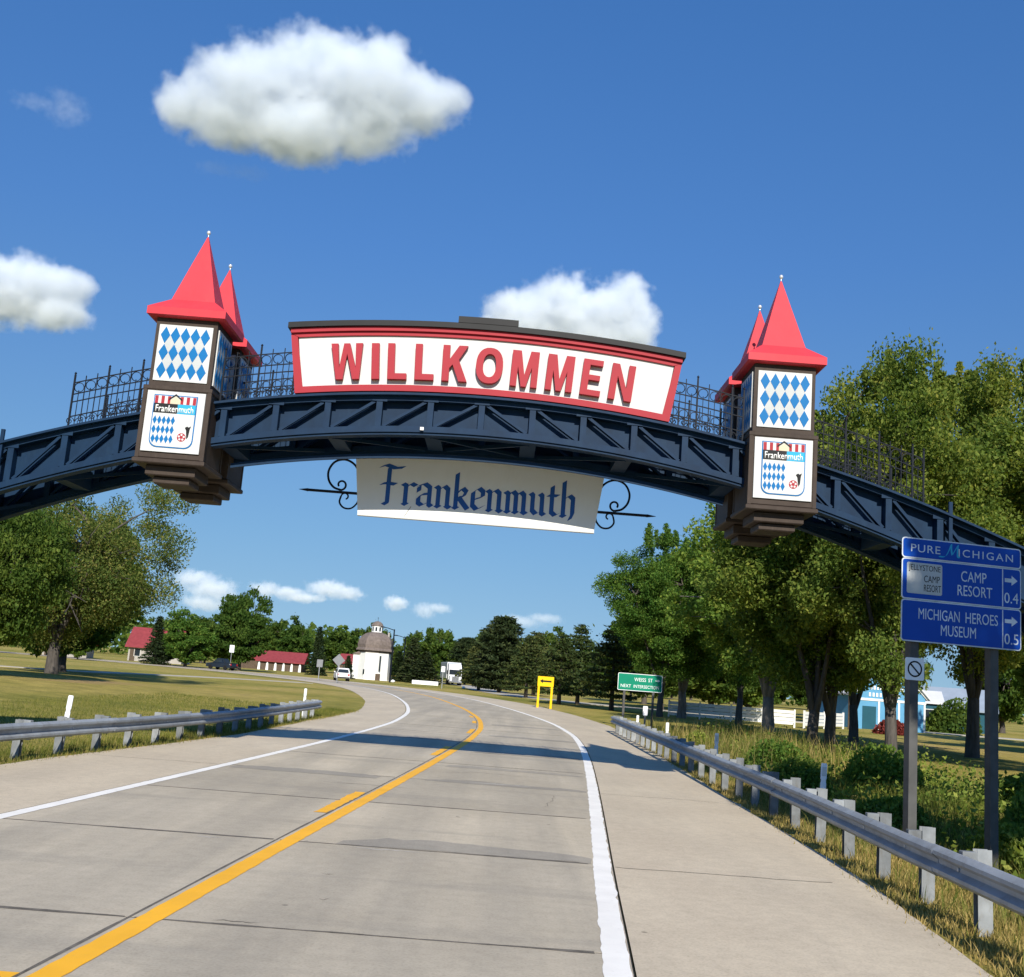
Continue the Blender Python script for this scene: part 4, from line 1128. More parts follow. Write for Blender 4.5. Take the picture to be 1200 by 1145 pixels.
# ------------------------------------------------------------------ blue tourist sign
def rounded(w, h, r, n=4):
    pl = []
    for cx, cz, a0 in ((-w/2+r, -h/2+r, PI), (w/2-r, -h/2+r, 1.5*PI), (w/2-r, h/2-r, 0), (-w/2+r, h/2-r, PI/2)):
        for k in range(n+1):
            a = a0+PI/2*k/n; pl.append((cx+r*math.cos(a), cz+r*math.sin(a)))
    return pl
def panel(parent, name, w, h, x, z, mat, border, edge=0.018, r=0.05, y=0.0):
    p = MB().prism_y([(x+a, z+b) for a, b in rounded(w, h, r)], y-0.006, y).build(name, border, parent)
    MB().prism_y([(x+a, z+b) for a, b in rounded(w-2*edge, h-2*edge, r-edge*0.6)], y-0.0095, y-0.0065).build('face', mat, p)
    return p
def words(parent, txt, w, h, x, z, mat, y=-0.0105, **k):
    return place('lettering', text_fit(txt, w, h, mat, 0.0012, **k), parent, (x, y, z))
SZ = tz(7.0, 16.8)
bs = empty('tourist_sign', (7.03, 16.76, SZ), math.radians(11.5))
tag(bs, 'blue three-panel road sign on two posts beside the right guardrail', 'sign')
W_ = 2.06; zo = -SZ
p1_ = panel(bs, 'top_panel', W_, 0.315, 0, 4.575+zo, M['sign_blue'], M['sheet_white'])
words(p1_, 'PURE', 0.50, 0.118, -0.63, 4.575+zo, M['sheet_white'], space=1.1)
words(p1_, 'ICHIGAN', 0.95, 0.118, 0.41, 4.572+zo, M['sheet_white'], space=1.25)
# the swash M: a brush script letter
q = MB(); k_ = 0
for P_ in ([(-0.40,-0.09),(-0.30,-0.085),(-0.24,0.0),(-0.19,0.12)], [(-0.19,0.12),(-0.19,0.02),(-0.175,-0.05)], [(-0.175,-0.05),(-0.12,0.04),(-0.075,0.115)], [(-0.075,0.115),(-0.085,0.0),(-0.08,-0.065),(-0.045,-0.08)]):
    C_ = catmull(np.array([P_[0]]+P_+[P_[-1]], float), 5)
    V = []
    for a, b in C_: V += [(a-0.014, -0.0112-0.0003*k_, 4.575+zo+b-0.010), (a+0.014, -0.0112-0.0003*k_, 4.575+zo+b+0.010)]
    q.add(V, [(2*i, 2*i+1, 2*i+3, 2*i+2)[::-1] for i in range(len(C_)-1)]); k_ += 1
q.build('script_letter', M['teal_ink'], p1_)
p2_ = panel(bs, 'middle_panel', W_, 0.625, 0, 4.10+zo, M['sign_blue'], M['sheet_white'])
p3_ = panel(bs, 'bottom_panel', W_, 0.635, 0, 3.465+zo, M['sign_blue'], M['sheet_white'])
for p_, zc in ((p2_, 4.10+zo), (p3_, 3.465+zo)):
    MB().box(0.695, 0.712, -0.0115, -0.0098, zc-0.29, zc+0.29).build('divider', M['sheet_white'], p_)
    MB().prism_y([(x, zc+0.125+z) for x, z in ((0.74,-0.03),(0.86,-0.03),(0.86,-0.078),(0.965,0.0),(0.86,0.078),(0.86,0.03),(0.74,0.03))], -0.0115, -0.0098).build('arrow', M['sheet_white'], p_)
words(p2_, '0.4', 0.245, 0.165, 0.855, 3.95+zo, M['sheet_white'])
words(p3_, '0.5', 0.245, 0.165, 0.855, 3.315+zo, M['sheet_white'])
words(p2_, 'CAMP', 0.44, 0.165, 0.20, 4.215+zo, M['sheet_white'])
words(p2_, 'RESORT', 0.60, 0.165, 0.22, 3.995+zo, M['sheet_white'])
words(p3_, 'MICHIGAN', 0.70, 0.165, -0.39, 3.58+zo, M['sheet_white']); words(p3_, 'HEROES', 0.56, 0.165, 0.34, 3.58+zo, M['sheet_white'])
words(p3_, 'MUSEUM', 0.60, 0.165, -0.06, 3.355+zo, M['sheet_white'])
lg = MB().prism_y([(-0.645+a, 4.115+zo+b) for a, b in rounded(0.60, 0.475, 0.03)], -0.0115, -0.0098).build('logo_plate', M['pale_dia'], p2_)
words(lg, 'JELLYSTONE', 0.54, 0.115, -0.645, 4.265+zo, M['black'], y=-0.0118)
words(lg, 'CAMP', 0.27, 0.105, -0.52, 4.115+zo, M['black'], y=-0.0118)
words(lg, 'RESORT', 0.29, 0.105, -0.51, 3.975+zo, M['black'], y=-0.0118)
for x in (-0.765, 0.60):
    MB().bbox(x-0.07, x+0.07, 0.045, 0.185, -0.6, 4.55+zo, 0.008).build('post', M['sign_post'], bs)
for z in (3.25, 3.7, 3.95, 4.3):
    MB().box(-0.98, 0.98, 0.001, 0.044, z+zo-0.02, z+zo+0.02).build('stringer', M['galv'], bs)
bs_m = Matrix.Translation((7.03, 16.76, 0)) @ Matrix.Rotation(math.radians(11.5), 4, 'Z')
ls = bs_m @ Vector((-0.765, 0.0, 0))
ns = empty('regulation_sign', (ls.x, ls.y, 2.74), math.radians(11.5)); tag(ns, 'small white square sign with black slashed circle on the left sign post', 'sign')
MB().prism_y(rounded(0.315, 0.335, 0.03), 0.03, 0.04).build('plate', M['reflect_white'], ns)
q = MB(); n = 28; V = []
for k in range(n):
    a = 2*PI*k/n; V += [(0.122*math.cos(a), 0.028, 0.122*math.sin(a)), (0.098*math.cos(a), 0.028, 0.098*math.sin(a))]
q.add(V, [(2*i, 2*((i+1) % n), 2*((i+1) % n)+1, 2*i+1)[::-1] for i in range(n)]); q.build('circle', M['black'], ns)
MB().bar((-0.078, 0.0275, 0.078), (0.078, 0.0275, -0.078), 0.024, 0.002).build('slash', M['black'], ns)

# ------------------------------------------------------------------ far signs
gs = empty('street_name_sign', (7.98, 62, 0), math.radians(2)); tag(gs, 'green road sign with white lettering beyond the right guardrail', 'sign')
p_ = panel(gs, 'panel', 2.5, 0.95, 0, 2.42, M['sign_green'], M['reflect_white'], 0.03, 0.06)
words(p_, 'WEISS', 0.66, 0.20, 0.0, 2.58, M['reflect_white']); words(p_, 'ST', 0.24, 0.20, 0.58, 2.58, M['reflect_white'])
words(p_, 'NEXT', 0.58, 0.17, -0.79, 2.20, M['reflect_white']); words(p_, 'INTERSECTION', 1.42, 0.17, 0.36, 2.20, M['reflect_white'])
MB().prism_y([(0.86,2.56),(1.0,2.56),(1.0,2.51),(1.14,2.58),(1.0,2.65),(1.0,2.60),(0.86,2.60)], -0.012, -0.0098).build('arrow', M['reflect_white'], p_)
for x in (-0.85, 0.78): MB().box(x-0.06, x+0.06, 0.01, 0.13, -0.6, 2.8).build('post', M['sign_post'], gs)
ys_ = empty('curve_arrow_sign', (3.85, 88, tz(3.85, 88))); tag(ys_, 'yellow arrow sign on two yellow posts at the bend', 'sign')
p_ = panel(ys_, 'panel', 1.28, 0.78, 0, 2.1, M['sign_yellow'], M['sign_yellow'], 0.02, 0.05)
MB().prism_y([(x, 2.12+z) for x, z in ((-0.48,0.0),(-0.22,-0.17),(-0.22,-0.07),(0.46,-0.07),(0.46,0.07),(-0.22,0.07),(-0.22,0.17))], -0.012, -0.0098).build('arrow', M['black'], p_)
for x in (-0.52, 0.52): MB().box(x-0.085, x+0.085, 0.01, 0.14, -0.5, 1.9).build('post', M['sign_yellow'], ys_)
def small_sign(name, x, y, w, h, zc, mat, label, diamond=False, postm='galv_post'):
    s = empty(name, (x, y, tz(x, y))); tag(s, label, 'sign')
    pl = [(-w/2, 0), (0, -h/2), (w/2, 0), (0, h/2)] if diamond else rounded(w, h, 0.04)
    MB().prism_y([(a, zc+b) for a, b in pl], -0.02, 0.0).build('plate', M[mat], s)
    MB().box(-0.05, 0.05, 0.004, 0.1, -0.4, zc+h*0.35).build('post', M[postm], s)
    return s
small_sign('warning_sign', -19.0, 132, 1.5, 1.5, 2.7, 'tin', 'grey back of a diamond-shaped warning sign beside the white car', True)
small_sign('sign_back', -22.5, 140, 0.75, 0.95, 2.15, 'tin', 'grey back of a small rectangular sign left of the diamond sign')
small_sign('marker_plate', -7.4, 150, 0.5, 0.75, 2.6, 'reflect_white', 'small white plate on a post at the verge before the truck')
small_sign('marker_plate', -40.5, 168, 0.7, 1.1, 3.3, 'reflect_white', 'small white plate on a post above the dark pickup')
small_sign('object_marker', 8.9, 66, 0.28, 0.55, 1.1, 'reflect_white', 'small white marker standing beside the green sign posts')

# ------------------------------------------------------------------ trees
def leaf_quads(C, A, size, r, flat=0.0, asp=0.55):
    """diamond leaf faces at centres C (n,3); A preferred long axis (n,3)"""
    n = len(C)
    a = A + r.normal(0, 0.75, (n, 3)); a /= np.linalg.norm(a, axis=1)[:, None]
    b = np.cross(a, r.normal(0, 1, (n, 3)) + np.array([0, 0, flat])); b /= np.linalg.norm(b, axis=1)[:, None]+1e-9
    s = size*(0.6+0.8*r.random(n))[:, None]
    V = np.stack([C-a*s*0.5, C+b*s*asp*0.5-a*s*0.05, C+a*s*0.5, C-b*s*asp*0.5-a*s*0.05], 1).reshape(-1, 3)
    F = np.arange(4*n).reshape(-1, 4)
    return V, F
def lump(D, r, k=9, amp=0.28):
    """smooth lumpy radius factor for directions D"""
    f = np.ones(len(D))
    for _ in range(k):
        c = r.normal(0, 1, 3); c /= np.linalg.norm(c)
        f += amp*r.uniform(-0.7, 1.0)*np.exp(-((1-D@c)/0.16))
    return f
def broadleaf(seed, H, R, base, leafmat, barkmat, n_cl=230, n_leaf=150, lsize=0.30, fork=2.0, trunk_r=0.34, limbs=5, tuft=0.25, hollow=0.45, drop=0.0, bare=0, n_br=70, lean=0.0, spires=0, amp=0.38, cl=0.17):
    r = rng(seed); pr = random.Random(seed)
    zc, rz = base + (H-base)*0.5, (H-base)*0.5
    D = r.normal(0, 1, (n_cl*3, 3)); D /= np.linalg.norm(D, axis=1)[:, None]
    f = lump(D, r, 14, amp)
    rad = (hollow + (1-hollow)*r.random(len(D))**0.55)
    cr = cl*R
    P = D*np.array([R-cr*0.6, R-cr*0.6, rz-cr*0.5])*(rad*f)[:, None]
    low = P[:, 2] < -0.35*rz                              # underside narrower
    P[low, :2] *= 0.86
    P[:, 2] += zc
    keep = P[:, 2] > base-0.2
    P = P[keep][:n_cl]
    if drop: P = P[r.random(len(P)) > drop]
    rel = (P-np.array([0, 0, zc]))/np.array([R, R, rz])
    cs = cr*(0.65+0.8*r.random(len(P)))
    nl = np.maximum(20, (n_leaf*(cs/cr)**2).astype(int))
    idx_ = np.repeat(np.arange(len(P)), nl)
    off = r.normal(0, 1, (len(idx_), 3)); ln = np.linalg.norm(off, axis=1)[:, None]
    off = off/ln*(r.random((len(idx_), 1))**0.45)*cs[idx_][:, None]*np.array([1.15, 1.15, 0.78])
    up = np.clip(rel[idx_, 2:3], 0, 1)
    off[:, 2:3] += up*tuft*np.abs(r.normal(0, 1, (len(idx_), 1)))*cr*1.4     # upright shoots near the top
    C = P[idx_]+off
    A = rel[idx_]*0.6 + np.array([0, 0, 0.15])
    for _ in range(spires):                                 # long upright shoots that break the outline
        az, q_ = r.uniform(0, 2*PI), r.uniform(0.0, 0.72)
        bx, by = R*q_*math.cos(az), R*q_*math.sin(az); bz = zc+rz*math.sqrt(max(0.05, 1-q_*q_))*0.9
        hh = r.uniform(0.9, 2.1); m = int(95*hh*n_leaf/150); t_ = r.random(m)
        sp_ = np.stack([bx+r.normal(0, 0.19, m)*(1.1-0.75*t_)+bx/R*t_*0.5, by+r.normal(0, 0.19, m)*(1.1-0.75*t_)+by/R*t_*0.5, bz+t_*hh], 1)
        C = np.vstack([C, sp_]); A = np.vstack([A, np.tile([0, 0, 1.0], (m, 1))])
    V, F = leaf_quads(C, A, lsize, r, 0.7)
    crown = np_mesh('crown', V, F, leafmat)
    # wood
    w = MB()
    tp = [(0, 0, -0.4), (0.02*trunk_r, 0, 0.0), (pr.uniform(-.05, .05), pr.uniform(-.05, .05), fork*0.5), (pr.uniform(-.1, .1)+lean*0.3, pr.uniform(-.1, .1), fork)]
    w.tube(tp+[(tp[-1][0], tp[-1][1], fork+trunk_r*0.5)], [trunk_r*1.6, trunk_r*1.15, trunk_r*0.95, trunk_r*0.86, trunk_r*0.3], 10)
    F0 = Vector(tp[-1]); ends = []
    lim = MB()
    for k in range(limbs):
        az = 2*PI*(k+pr.uniform(-.25, .25))/limbs; top = pr.uniform(0.55, 0.85)
        out = R*pr.uniform(0.30, 0.58) if k else R*0.12
        e = Vector((out*math.cos(az)+lean, out*math.sin(az), base+(H-base)*top))
        mid = F0.lerp(e, 0.45) + Vector((math.cos(az), math.sin(az), -0.1))*out*0.16
        pts = []
        for q in range(8):
            t = q/7; p = F0*(1-t)**2 + mid*2*t*(1-t) + e*t*t
            pts.append(p + Vector((pr.uniform(-.06, .06), pr.uniform(-.06, .06), 0))*(q > 0) - (Vector((0, 0, 0.45)) if q == 0 else Vector()))
        lr = trunk_r*pr.uniform(0.52, 0.70)
        lim.tube(pts, [lr*(1-0.85*(q/7)**0.8) for q in range(8)], 8); ends.append(pts)
    for k in range(min(n_br, len(P))):
        c = Vector(P[k]); best = min((p for l in ends for p in l[2:]), key=lambda p: (p-c).length + max(0, p.z-c.z)*0.8)
        m_ = best.lerp(c, 0.5)+Vector((pr.uniform(-.2, .2), pr.uniform(-.2, .2), 0.05*(c-best).length))
        lim.tube([best, m_, c], [0.075*trunk_r/0.34, 0.045*trunk_r/0.34, 0.015], 5, False)
    for k in range(bare):                                   # dead grey limbs
        az = pr.uniform(-2.6, -0.5); l_ = pr.uniform(0.75, 1.02)
        s = ends[k % len(ends)][3]; e = Vector((R*l_*math.cos(az), R*l_*math.sin(az), pr.uniform(base+1.0, H*0.85)))
        m_ = s.lerp(e, 0.5)+Vector((0, 0, 0.5))
        lim.tube([s, m_, e], [0.10, 0.06, 0.012], 5, False)
        for j in range(5):
            t = pr.uniform(0.35, 0.95); b0 = s.lerp(m_, t*2) if t < .5 else m_.lerp(e, t*2-1)
            b1 = b0+Vector((pr.uniform(-1, 1), pr.uniform(-1.2, 0.1), pr.uniform(-.5, 1.1)))
            lim.tube([b0, b0.lerp(b1, .5)+Vector((0, 0, .1)), b1], [0.035, 0.022, 0.008], 4, False)
    return {'crown': crown, 'trunk': w.mesh('trunk', barkmat, 'all'), 'limbs': lim.mesh('limbs', barkmat, 'all')}
def conifer(seed, H, R, base, leafmat, barkmat, droop=0.15, whorl=0.55, per=7, lsize=0.42, power=1.0, clump=0.30, dens=1.0, trunk_r=0.22, roundtop=False):
    r = rng(seed); pr = random.Random(seed); Cs = []; As = []; lim = MB()
    z = base
    while z < H-0.15:
        t = (z-base)/(H-base)
        Lm = R*((1-t)**power if not roundtop else math.sqrt(max(0.02, 1-t**2.2)))*(0.8+0.2*min(1, t*6+0.4))
        for k in range(per):
            az = 2*PI*(k+pr.random())/per; L = Lm*pr.uniform(0.68, 1.1)+0.12
            if pr.random() < 0.10: continue
            n = max(10, int(L*34*dens)); s = r.random(n)**0.6*L
            wdt = clump*(0.5+0.9*np.sin(np.clip(s/L, 0, 1)*2.6))
            x = s*math.cos(az)+r.normal(0, 1, n)*wdt*-math.sin(az); y = s*math.sin(az)+r.normal(0, 1, n)*wdt*math.cos(az)
            dz = -droop*s*(s/max(L, .01)) + (0.10*L*(s/L)**3) + r.normal(0, 0.09, n)
            Cs.append(np.stack([x, y, z+dz], 1)); As.append(np.tile([math.cos(az), math.sin(az), -droop+0.15], (n, 1)))
            if L > 0.6: lim.tube([(0, 0, z), (L*.5*math.cos(az), L*.5*math.sin(az), z-droop*L*.25), (L*.9*math.cos(az), L*.9*math.sin(az), z-droop*L*.75)], [0.05, 0.03, 0.01], 4, False)
        z += whorl*pr.uniform(0.75, 1.25)*(1-0.45*t)
    C = np.vstack(Cs); A = np.vstack(As)
    V, F = leaf_quads(C, A, lsize, r, 0.9, 0.36)
    w = MB().tube([(0, 0, -0.4), (0, 0, H*0.4), (0, 0, H*0.97)], [trunk_r*1.25, trunk_r*0.75, 0.02], 8)
    return {'crown': np_mesh('crown', V, F, leafmat), 'trunk': w.mesh('trunk', barkmat, 'all'), 'limbs': lim.mesh('limbs', barkmat, 'all')}
def plant(kind, name, x, y, label, cat='tree', s=1.0, sz=None, rz=0.0, group=None):
    t = empty(name, (x, y, tz(x, y)-0.02), rz); t.scale = (s, s, sz or s); tag(t, label, cat, group)
    for k, me in kind.items(): place(k, me, t)
    return t
K = {}
K['m1'] = broadleaf(11, 15.0, 5.0, 3.3, M['leaf_olive'], M['bark'], 185, 460, 0.18, 2.1, 0.26, 4, 0.25, 0.35, spires=18)
K['m2'] = broadleaf(12, 15.0, 4.6, 3.2, M['leaf_maple'], M['bark'], 175, 460, 0.18, 2.0, 0.26, 3, 0.25, 0.35, spires=16)
K['m3'] = broadleaf(13, 17.0, 5.4, 3.9, M['leaf_olive'], M['bark'], 200, 460, 0.19, 2.6, 0.32, 4, 0.3, 0.35, spires=28)
K['m4'] = broadleaf(14, 13.0, 5.0, 2.7, M['leaf_maple'], M['bark_grey'], 165, 340, 0.23, 2.0, 0.34, 6, 0.45)
K['big'] = broadleaf(21, 11.8, 7.4, 1.0, M['leaf_dry'], M['bark'], 170, 560, 0.17, 2.2, 0.42, 7, 0.10, 0.32, 0.10, 18, amp=0.5, cl=0.165)
K['side'] = broadleaf(22, 10.5, 5.2, 1.7, M['leaf_deep'], M['bark'], 270, 160, 0.25, 1.8, 0.36, 6, 0.2)
K['round'] = broadleaf(31, 10.0, 4.6, 0.7, M['leaf_deep'], M['bark'], 170, 130, 0.42, 1.2, 0.3, 5, 0.3)
K['round2'] = broadleaf(32, 9.0, 4.4, 0.6, M['leaf_maple'], M['bark'], 150, 120, 0.45, 1.2, 0.3, 5, 0.25)
K['wood1'] = broadleaf(33, 11.0, 5.2, 0.8, M['leaf_deep'], M['bark'], 130, 90, 0.62, 1.5, 0.3, 4, 0.3, n_br=20)
K['wood2'] = broadleaf(34, 10.0, 4.6, 0.8, M['leaf_deep'], M['bark'], 120, 90, 0.60, 1.5, 0.3, 4, 0.4, n_br=20)
K['pine'] = conifer(41, 9.0, 3.9, 1.5, M['needle'], M['bark'], 0.10, 0.62, 8, 0.40, 0.8, 0.34)
K['pine2'] = conifer(42, 8.4, 3.6, 1.4, M['needle'], M['bark'], 0.12, 0.60, 7, 0.40, 0.72, 0.34)
K['spruce'] = conifer(43, 9.0, 2.2, 0.3, M['needle_dark'], M['bark'], 0.22, 0.42, 8, 0.38, 1.0, 0.22)
K['domepine'] = conifer(44, 9.6, 4.0, 0.6, M['needle_dark'], M['bark'], 0.06, 0.50, 9, 0.45, 1.0, 0.34, 1.1, roundtop=True)

plant(broadleaf(61, 15.8, 2.3, 9.6, M['leaf_maple'], M['bark'], 120, 110, 0.30, 4.5, 0.26, 4, 0.4, n_br=40), 'roadside_tree', 9.7, 1.2, 'slender tall tree on the right verge beside the camera', 'tree')
GR = 'maples in the row behind the right guardrail'
for kind, x, y, s, sz, rz, lab in (
    ('m1', 12.85, 45.0, 0.92, 0.86, 0.3, 'left one of two close maples with dark forked trunks beside the blue barn'),
    ('m2', 13.75, 45.6, 0.92, 0.88, 2.1, 'right one of two close maples with dark forked trunks beside the blue barn'),
    ('m3', 14.2, 39.8, 0.70, 0.84, 1.2, 'tall olive maple with dark trunk just left of the blue sign'),
    ('m3', 22.6, 52.6, 0.95, 1.06, 3.9, 'tall maple with straight dark trunk behind the blue sign'),
    ('m1', 21.5, 40.5, 1.0, 1.02, 4.4, 'yellowing maple at the right edge of the picture'),
    ('m4', 16.6, 67.5, 1.08, 1.10, 0.8, 'maple with pale grey forked trunk before the white fence'),
    ('m2', 20.0, 62.0, 1.0, 1.0, 5.0, 'maple rising behind the right front tower of the arch'),
    ('m2', 18.4, 84.0, 1.0, 0.98, 0.2, 'dark-trunked maple in front of the white fence, left of the pale trunk'),
    ('m4', 15.4, 92.0, 1.06, 1.10, 2.9, 'maple with several dark stems right behind the green sign'),
    ('m2', 13.0, 88.0, 0.98, 0.95, 1.7, 'leftmost broad maple of the row, above the green sign')):
    plant(K[kind], 'maple_tree', x, y, lab, 'tree', s, sz, rz, GR)
for kind, x, y, s, sz, rz, lab in (
    ('round', 17.5, 118, 1.15, 1.1, 0.4, 'shaded tree behind the leftmost maple of the row'),
    ('round2', 41, 128, 1.2, 1.35, 1.4, 'tree standing behind the blue barn roof'),
    ('wood1', 52, 150, 1.2, 1.3, 2.4, 'far green tree right of the barn'),
    ('round', 63, 138, 1.2, 1.3, 0.9, 'far green tree behind the grey-roofed shed'),
    ('round2', 30, 132, 1.0, 1.1, 3.0, 'far green tree behind the white fence'),
    ('round', 24, 124, 1.2, 1.0, 2.2, 'far green tree behind the left end of the white fence'),
    ('wood1', 20, 150, 1.2, 1.1, 1.2, 'far tree filling the gap beside the leftmost maple'),
    ('round2', 33, 150, 1.3, 1.3, 4.2, 'far tree left of the barn roof'),
    ('wood2', 36, 60, 1.2, 1.35, 5.2, 'tree behind the blue sign at the right edge'),
    ('wood1', 44, 82, 1.1, 1.3, 4.0, 'lawn tree at the far right behind the sign post')):
    plant(K[kind], 'broadleaf_tree', x, y, lab, 'tree', s, sz, rz, 'trees behind the right row')
for kind, x, y, s, sz, rz, lab in (
    ('domepine', 0.3, 152, 1.05, 1.10, 0.2, 'dark round-topped pine rising highest behind the yellow sign'),
    ('pine', 3.4, 128, 0.92, 0.80, 0.5, 'broad pine left of the yellow sign'),
    ('pine2', 6.0, 106, 0.86, 0.82, 1.5, 'broad pine directly behind the yellow sign'),
    ('pine', 8.2, 112, 0.90, 0.90, 2.6, 'broad pine between the yellow sign and the green sign'),
    ('pine2', 10.2, 98, 0.95, 0.92, 4.2, 'broad pine just left of the green sign'),
    ('pine', -2.6, 160, 1.0, 0.85, 3.3, 'far pine to the right of the truck'),
    ('pine2', 5.0, 150, 1.1, 1.05, 0.1, 'pine peeping over the pine row behind the yellow sign'),
    ('domepine', -6.5, 222, 1.0, 1.0, 2.0, 'dark tree behind the truck')):
    plant(K[kind], 'pine_tree', x, y, lab, 'tree', s, sz, rz, 'pines along the right verge')
for x, y, s, sz, rz, lab in (
    (-31.4, 192, 1.0, 0.95, 0.2, 'pointed dark spruce left of the chapel'), (-14.9, 192, 1.35, 0.88, 1.2, 'dark spruce right of the chapel, tallest there'),
    (-12.4, 188, 1.5, 0.62, 2.2, 'low wide spruce right of the chapel'), (-17.6, 196, 1.1, 0.6, 0.2, 'small spruce against the right wall of the chapel'),
    (-24.1, 178, 0.62, 0.42, 0.6, 'small conical shrub left of the chapel door'), (-53.2, 172, 1.1, 0.85, 0.7, 'dark spruce in front of the large red roof'),
    (-84.5, 216, 1.0, 0.92, 2.7, 'spruce tip left of the round trees behind the bend')):
    plant(K['spruce'], 'spruce_tree', x, y, lab, 'tree', s, sz, rz, 'spruces around the chapel and houses')
plant(K['big'], 'shade_tree', -25.8, 64.5, 'big spreading tree with bare grey limbs on the left lawn', 'tree', 0.82, 0.96, 0.3)
plant(K['side'], 'shade_tree', -22.9, 50.6, 'green tree at the left edge of the picture, nearest the guardrail', 'tree', 0.58, 0.80, 1.0)
plant(K['round'], 'shade_tree', -30.5, 78, 'tree hidden behind the big spreading tree on the left lawn', 'tree', 1.0, 1.0, 0.6)
plant(K['round'], 'shade_tree', -41.0, 176, 'tall round tree above the dark pickup', 'tree', 1.02, 1.12, 2.3)
plant(K['round2'], 'shade_tree', -47.8, 170, 'lower round tree left of the tall round tree by the bend', 'tree', 0.92, 0.80, 0.3)
for x, y, s, sz, rz, kk_, lab in ((-60.5, 160, 0.42, 0.42, 0.1, 'round2', 'small tree before the large red-roofed house'), (-67, 176, 0.6, 0.5, 1.1, 'round', 'dark tree left of the spruce by the large red roof'),
                            (-53.5, 178, 0.5, 0.45, 2.1, 'round', 'small tree between the spruce and the round trees'), (-74, 178, 0.6, 0.5, 3.1, 'round2', 'tree before the left end of the large red roof'),
                            (-80, 172, 0.7, 0.55, 0.4, 'round', 'tree hiding the white house under the big tree')):
    plant(K[kk_], 'garden_tree', x, y, lab, 'tree', s, sz, rz, 'trees in front of the red-roofed houses')
rt = random.Random(9)
nb_ = 0
for i in range(30):
    a = -78 + i*5.3; x = a + rt.uniform(-1.5, 1.5); y = 262 + rt.uniform(-14, 22) - 0.10*abs(a+20)
    sc_ = rt.uniform(0.85, 1.2)
    plant(K['wood1' if i % 2 else 'wood2'], 'background_tree', x, y, 'distant dark green tree in the treeline behind the chapel and houses', 'tree', sc_, sc_*rt.uniform(0.85, 1.15), rt.uniform(0, 6), 'distant treeline')

# far wood on the horizon that reads as one mass
r = rng(77); n = 26000
az = r.uniform(-0.75, 0.75, n); dist = r.uniform(340, 470, n)
top = 9+3.5*np.sin(az*31)+2.5*np.sin(az*77+1)+1.5*np.sin(az*173)
C = np.stack([np.sin(az)*dist, np.cos(az)*dist, r.random(n)**0.8*top], 1)
V, F = leaf_quads(C, r.normal(0, 1, (n, 3)), 2.1, r, 0.6, 0.7)
tag(place('distant_wood', np_mesh('distant_wood', V, F, M['leaf_deep'])), 'dark far-off wood closing the horizon', 'wood', kind='stuff')

# ------------------------------------------------------------------ bushes, weeds, grasses
def bush_mesh(seed, R, H, mat, n, ls, asp=0.6):
    r = rng(seed); D = r.normal(0, 1, (n, 3)); D /= np.linalg.norm(D, axis=1)[:, None]; D[:, 2] = abs(D[:, 2])
    f = lump(D, r, 10, 0.4)*(0.45+0.55*r.random(n)**0.5)
    C = D*np.array([R, R, H])*f[:, None]
    V, F = leaf_quads(C, D*0.5+np.array([0, 0, 0.3]), ls, r, 0.7, asp)
    return np_mesh('foliage', V, F, mat)
def bush(name, me, x, y, label, s=1.0, rz=0.0, group=None):
    t = empty(name, (x, y, tz(x, y)-0.05), rz); t.scale = (s, s, s); tag(t, label, 'bush', group)
    place('foliage', me, t)
    b = MB(); pr = random.Random(int(x*10))
    for k in range(5):
        a = 2*PI*k/5; b.tube([(0, 0, 0), (0.25*math.cos(a), 0.25*math.sin(a), 0.5)], [0.03, 0.012], 4, False)
    b.build('stem', M['bark'], t); return t
BM = [bush_mesh(51, 1.15, 1.25, M['weed'], 5200, 0.13), bush_mesh(52, 0.9, 0.9, M['weed'], 4200, 0.12), bush_mesh(53, 1.3, 1.0, M['leaf_maple'], 5200, 0.14)]
for k, (m_, x, y, s, lab) in enumerate((
    (0, 9.3, 18.6, 0.85, 'bush between the two blue sign posts'), (1, 8.4, 17.6, 0.75, 'low bush at the foot of the right sign post'),
    (2, 11.2, 21.5, 0.9, 'spreading bush right of the blue sign posts'), (1, 7.6, 21.5, 0.85, 'light green bush left of the blue sign post'),
    (0, 7.4, 27.0, 0.80, 'bright weedy bush behind the second delineator'), (2, 10.6, 30.0, 0.9, 'dark bush under the twin maples'),
    (2, 8.9, 34.5, 0.85, 'shaded bush left of the twin maples'), (0, 7.6, 41.5, 0.72, 'weedy bush behind the far guardrail'), (1, 12.6, 26.5, 1.0, 'bush behind the right sign post, near the tall trunk'))):
    bush('roadside_bush', BM[m_], x, y, lab, s, k*1.3, 'bushes behind the right guardrail')
bush('red_bush', bush_mesh(54, 1.5, 1.5, M['leaf_red'], 1500, 0.3), 33.0, 92.5, 'dark red bush in front of the blue barn', 0.9)
bush('yellow_bush', bush_mesh(55, 3.0, 5.2, M['leaf_olive'], 2600, 0.5), 44.5, 121, 'yellow-green tree-like bush between barn and shed', 1.0)
bush('hedge_bush', bush_mesh(56, 2.6, 3.0, M['leaf_deep'], 2500, 0.42), 46.0, 112, 'dark green bush in front of the grey-roofed shed', 1.0)

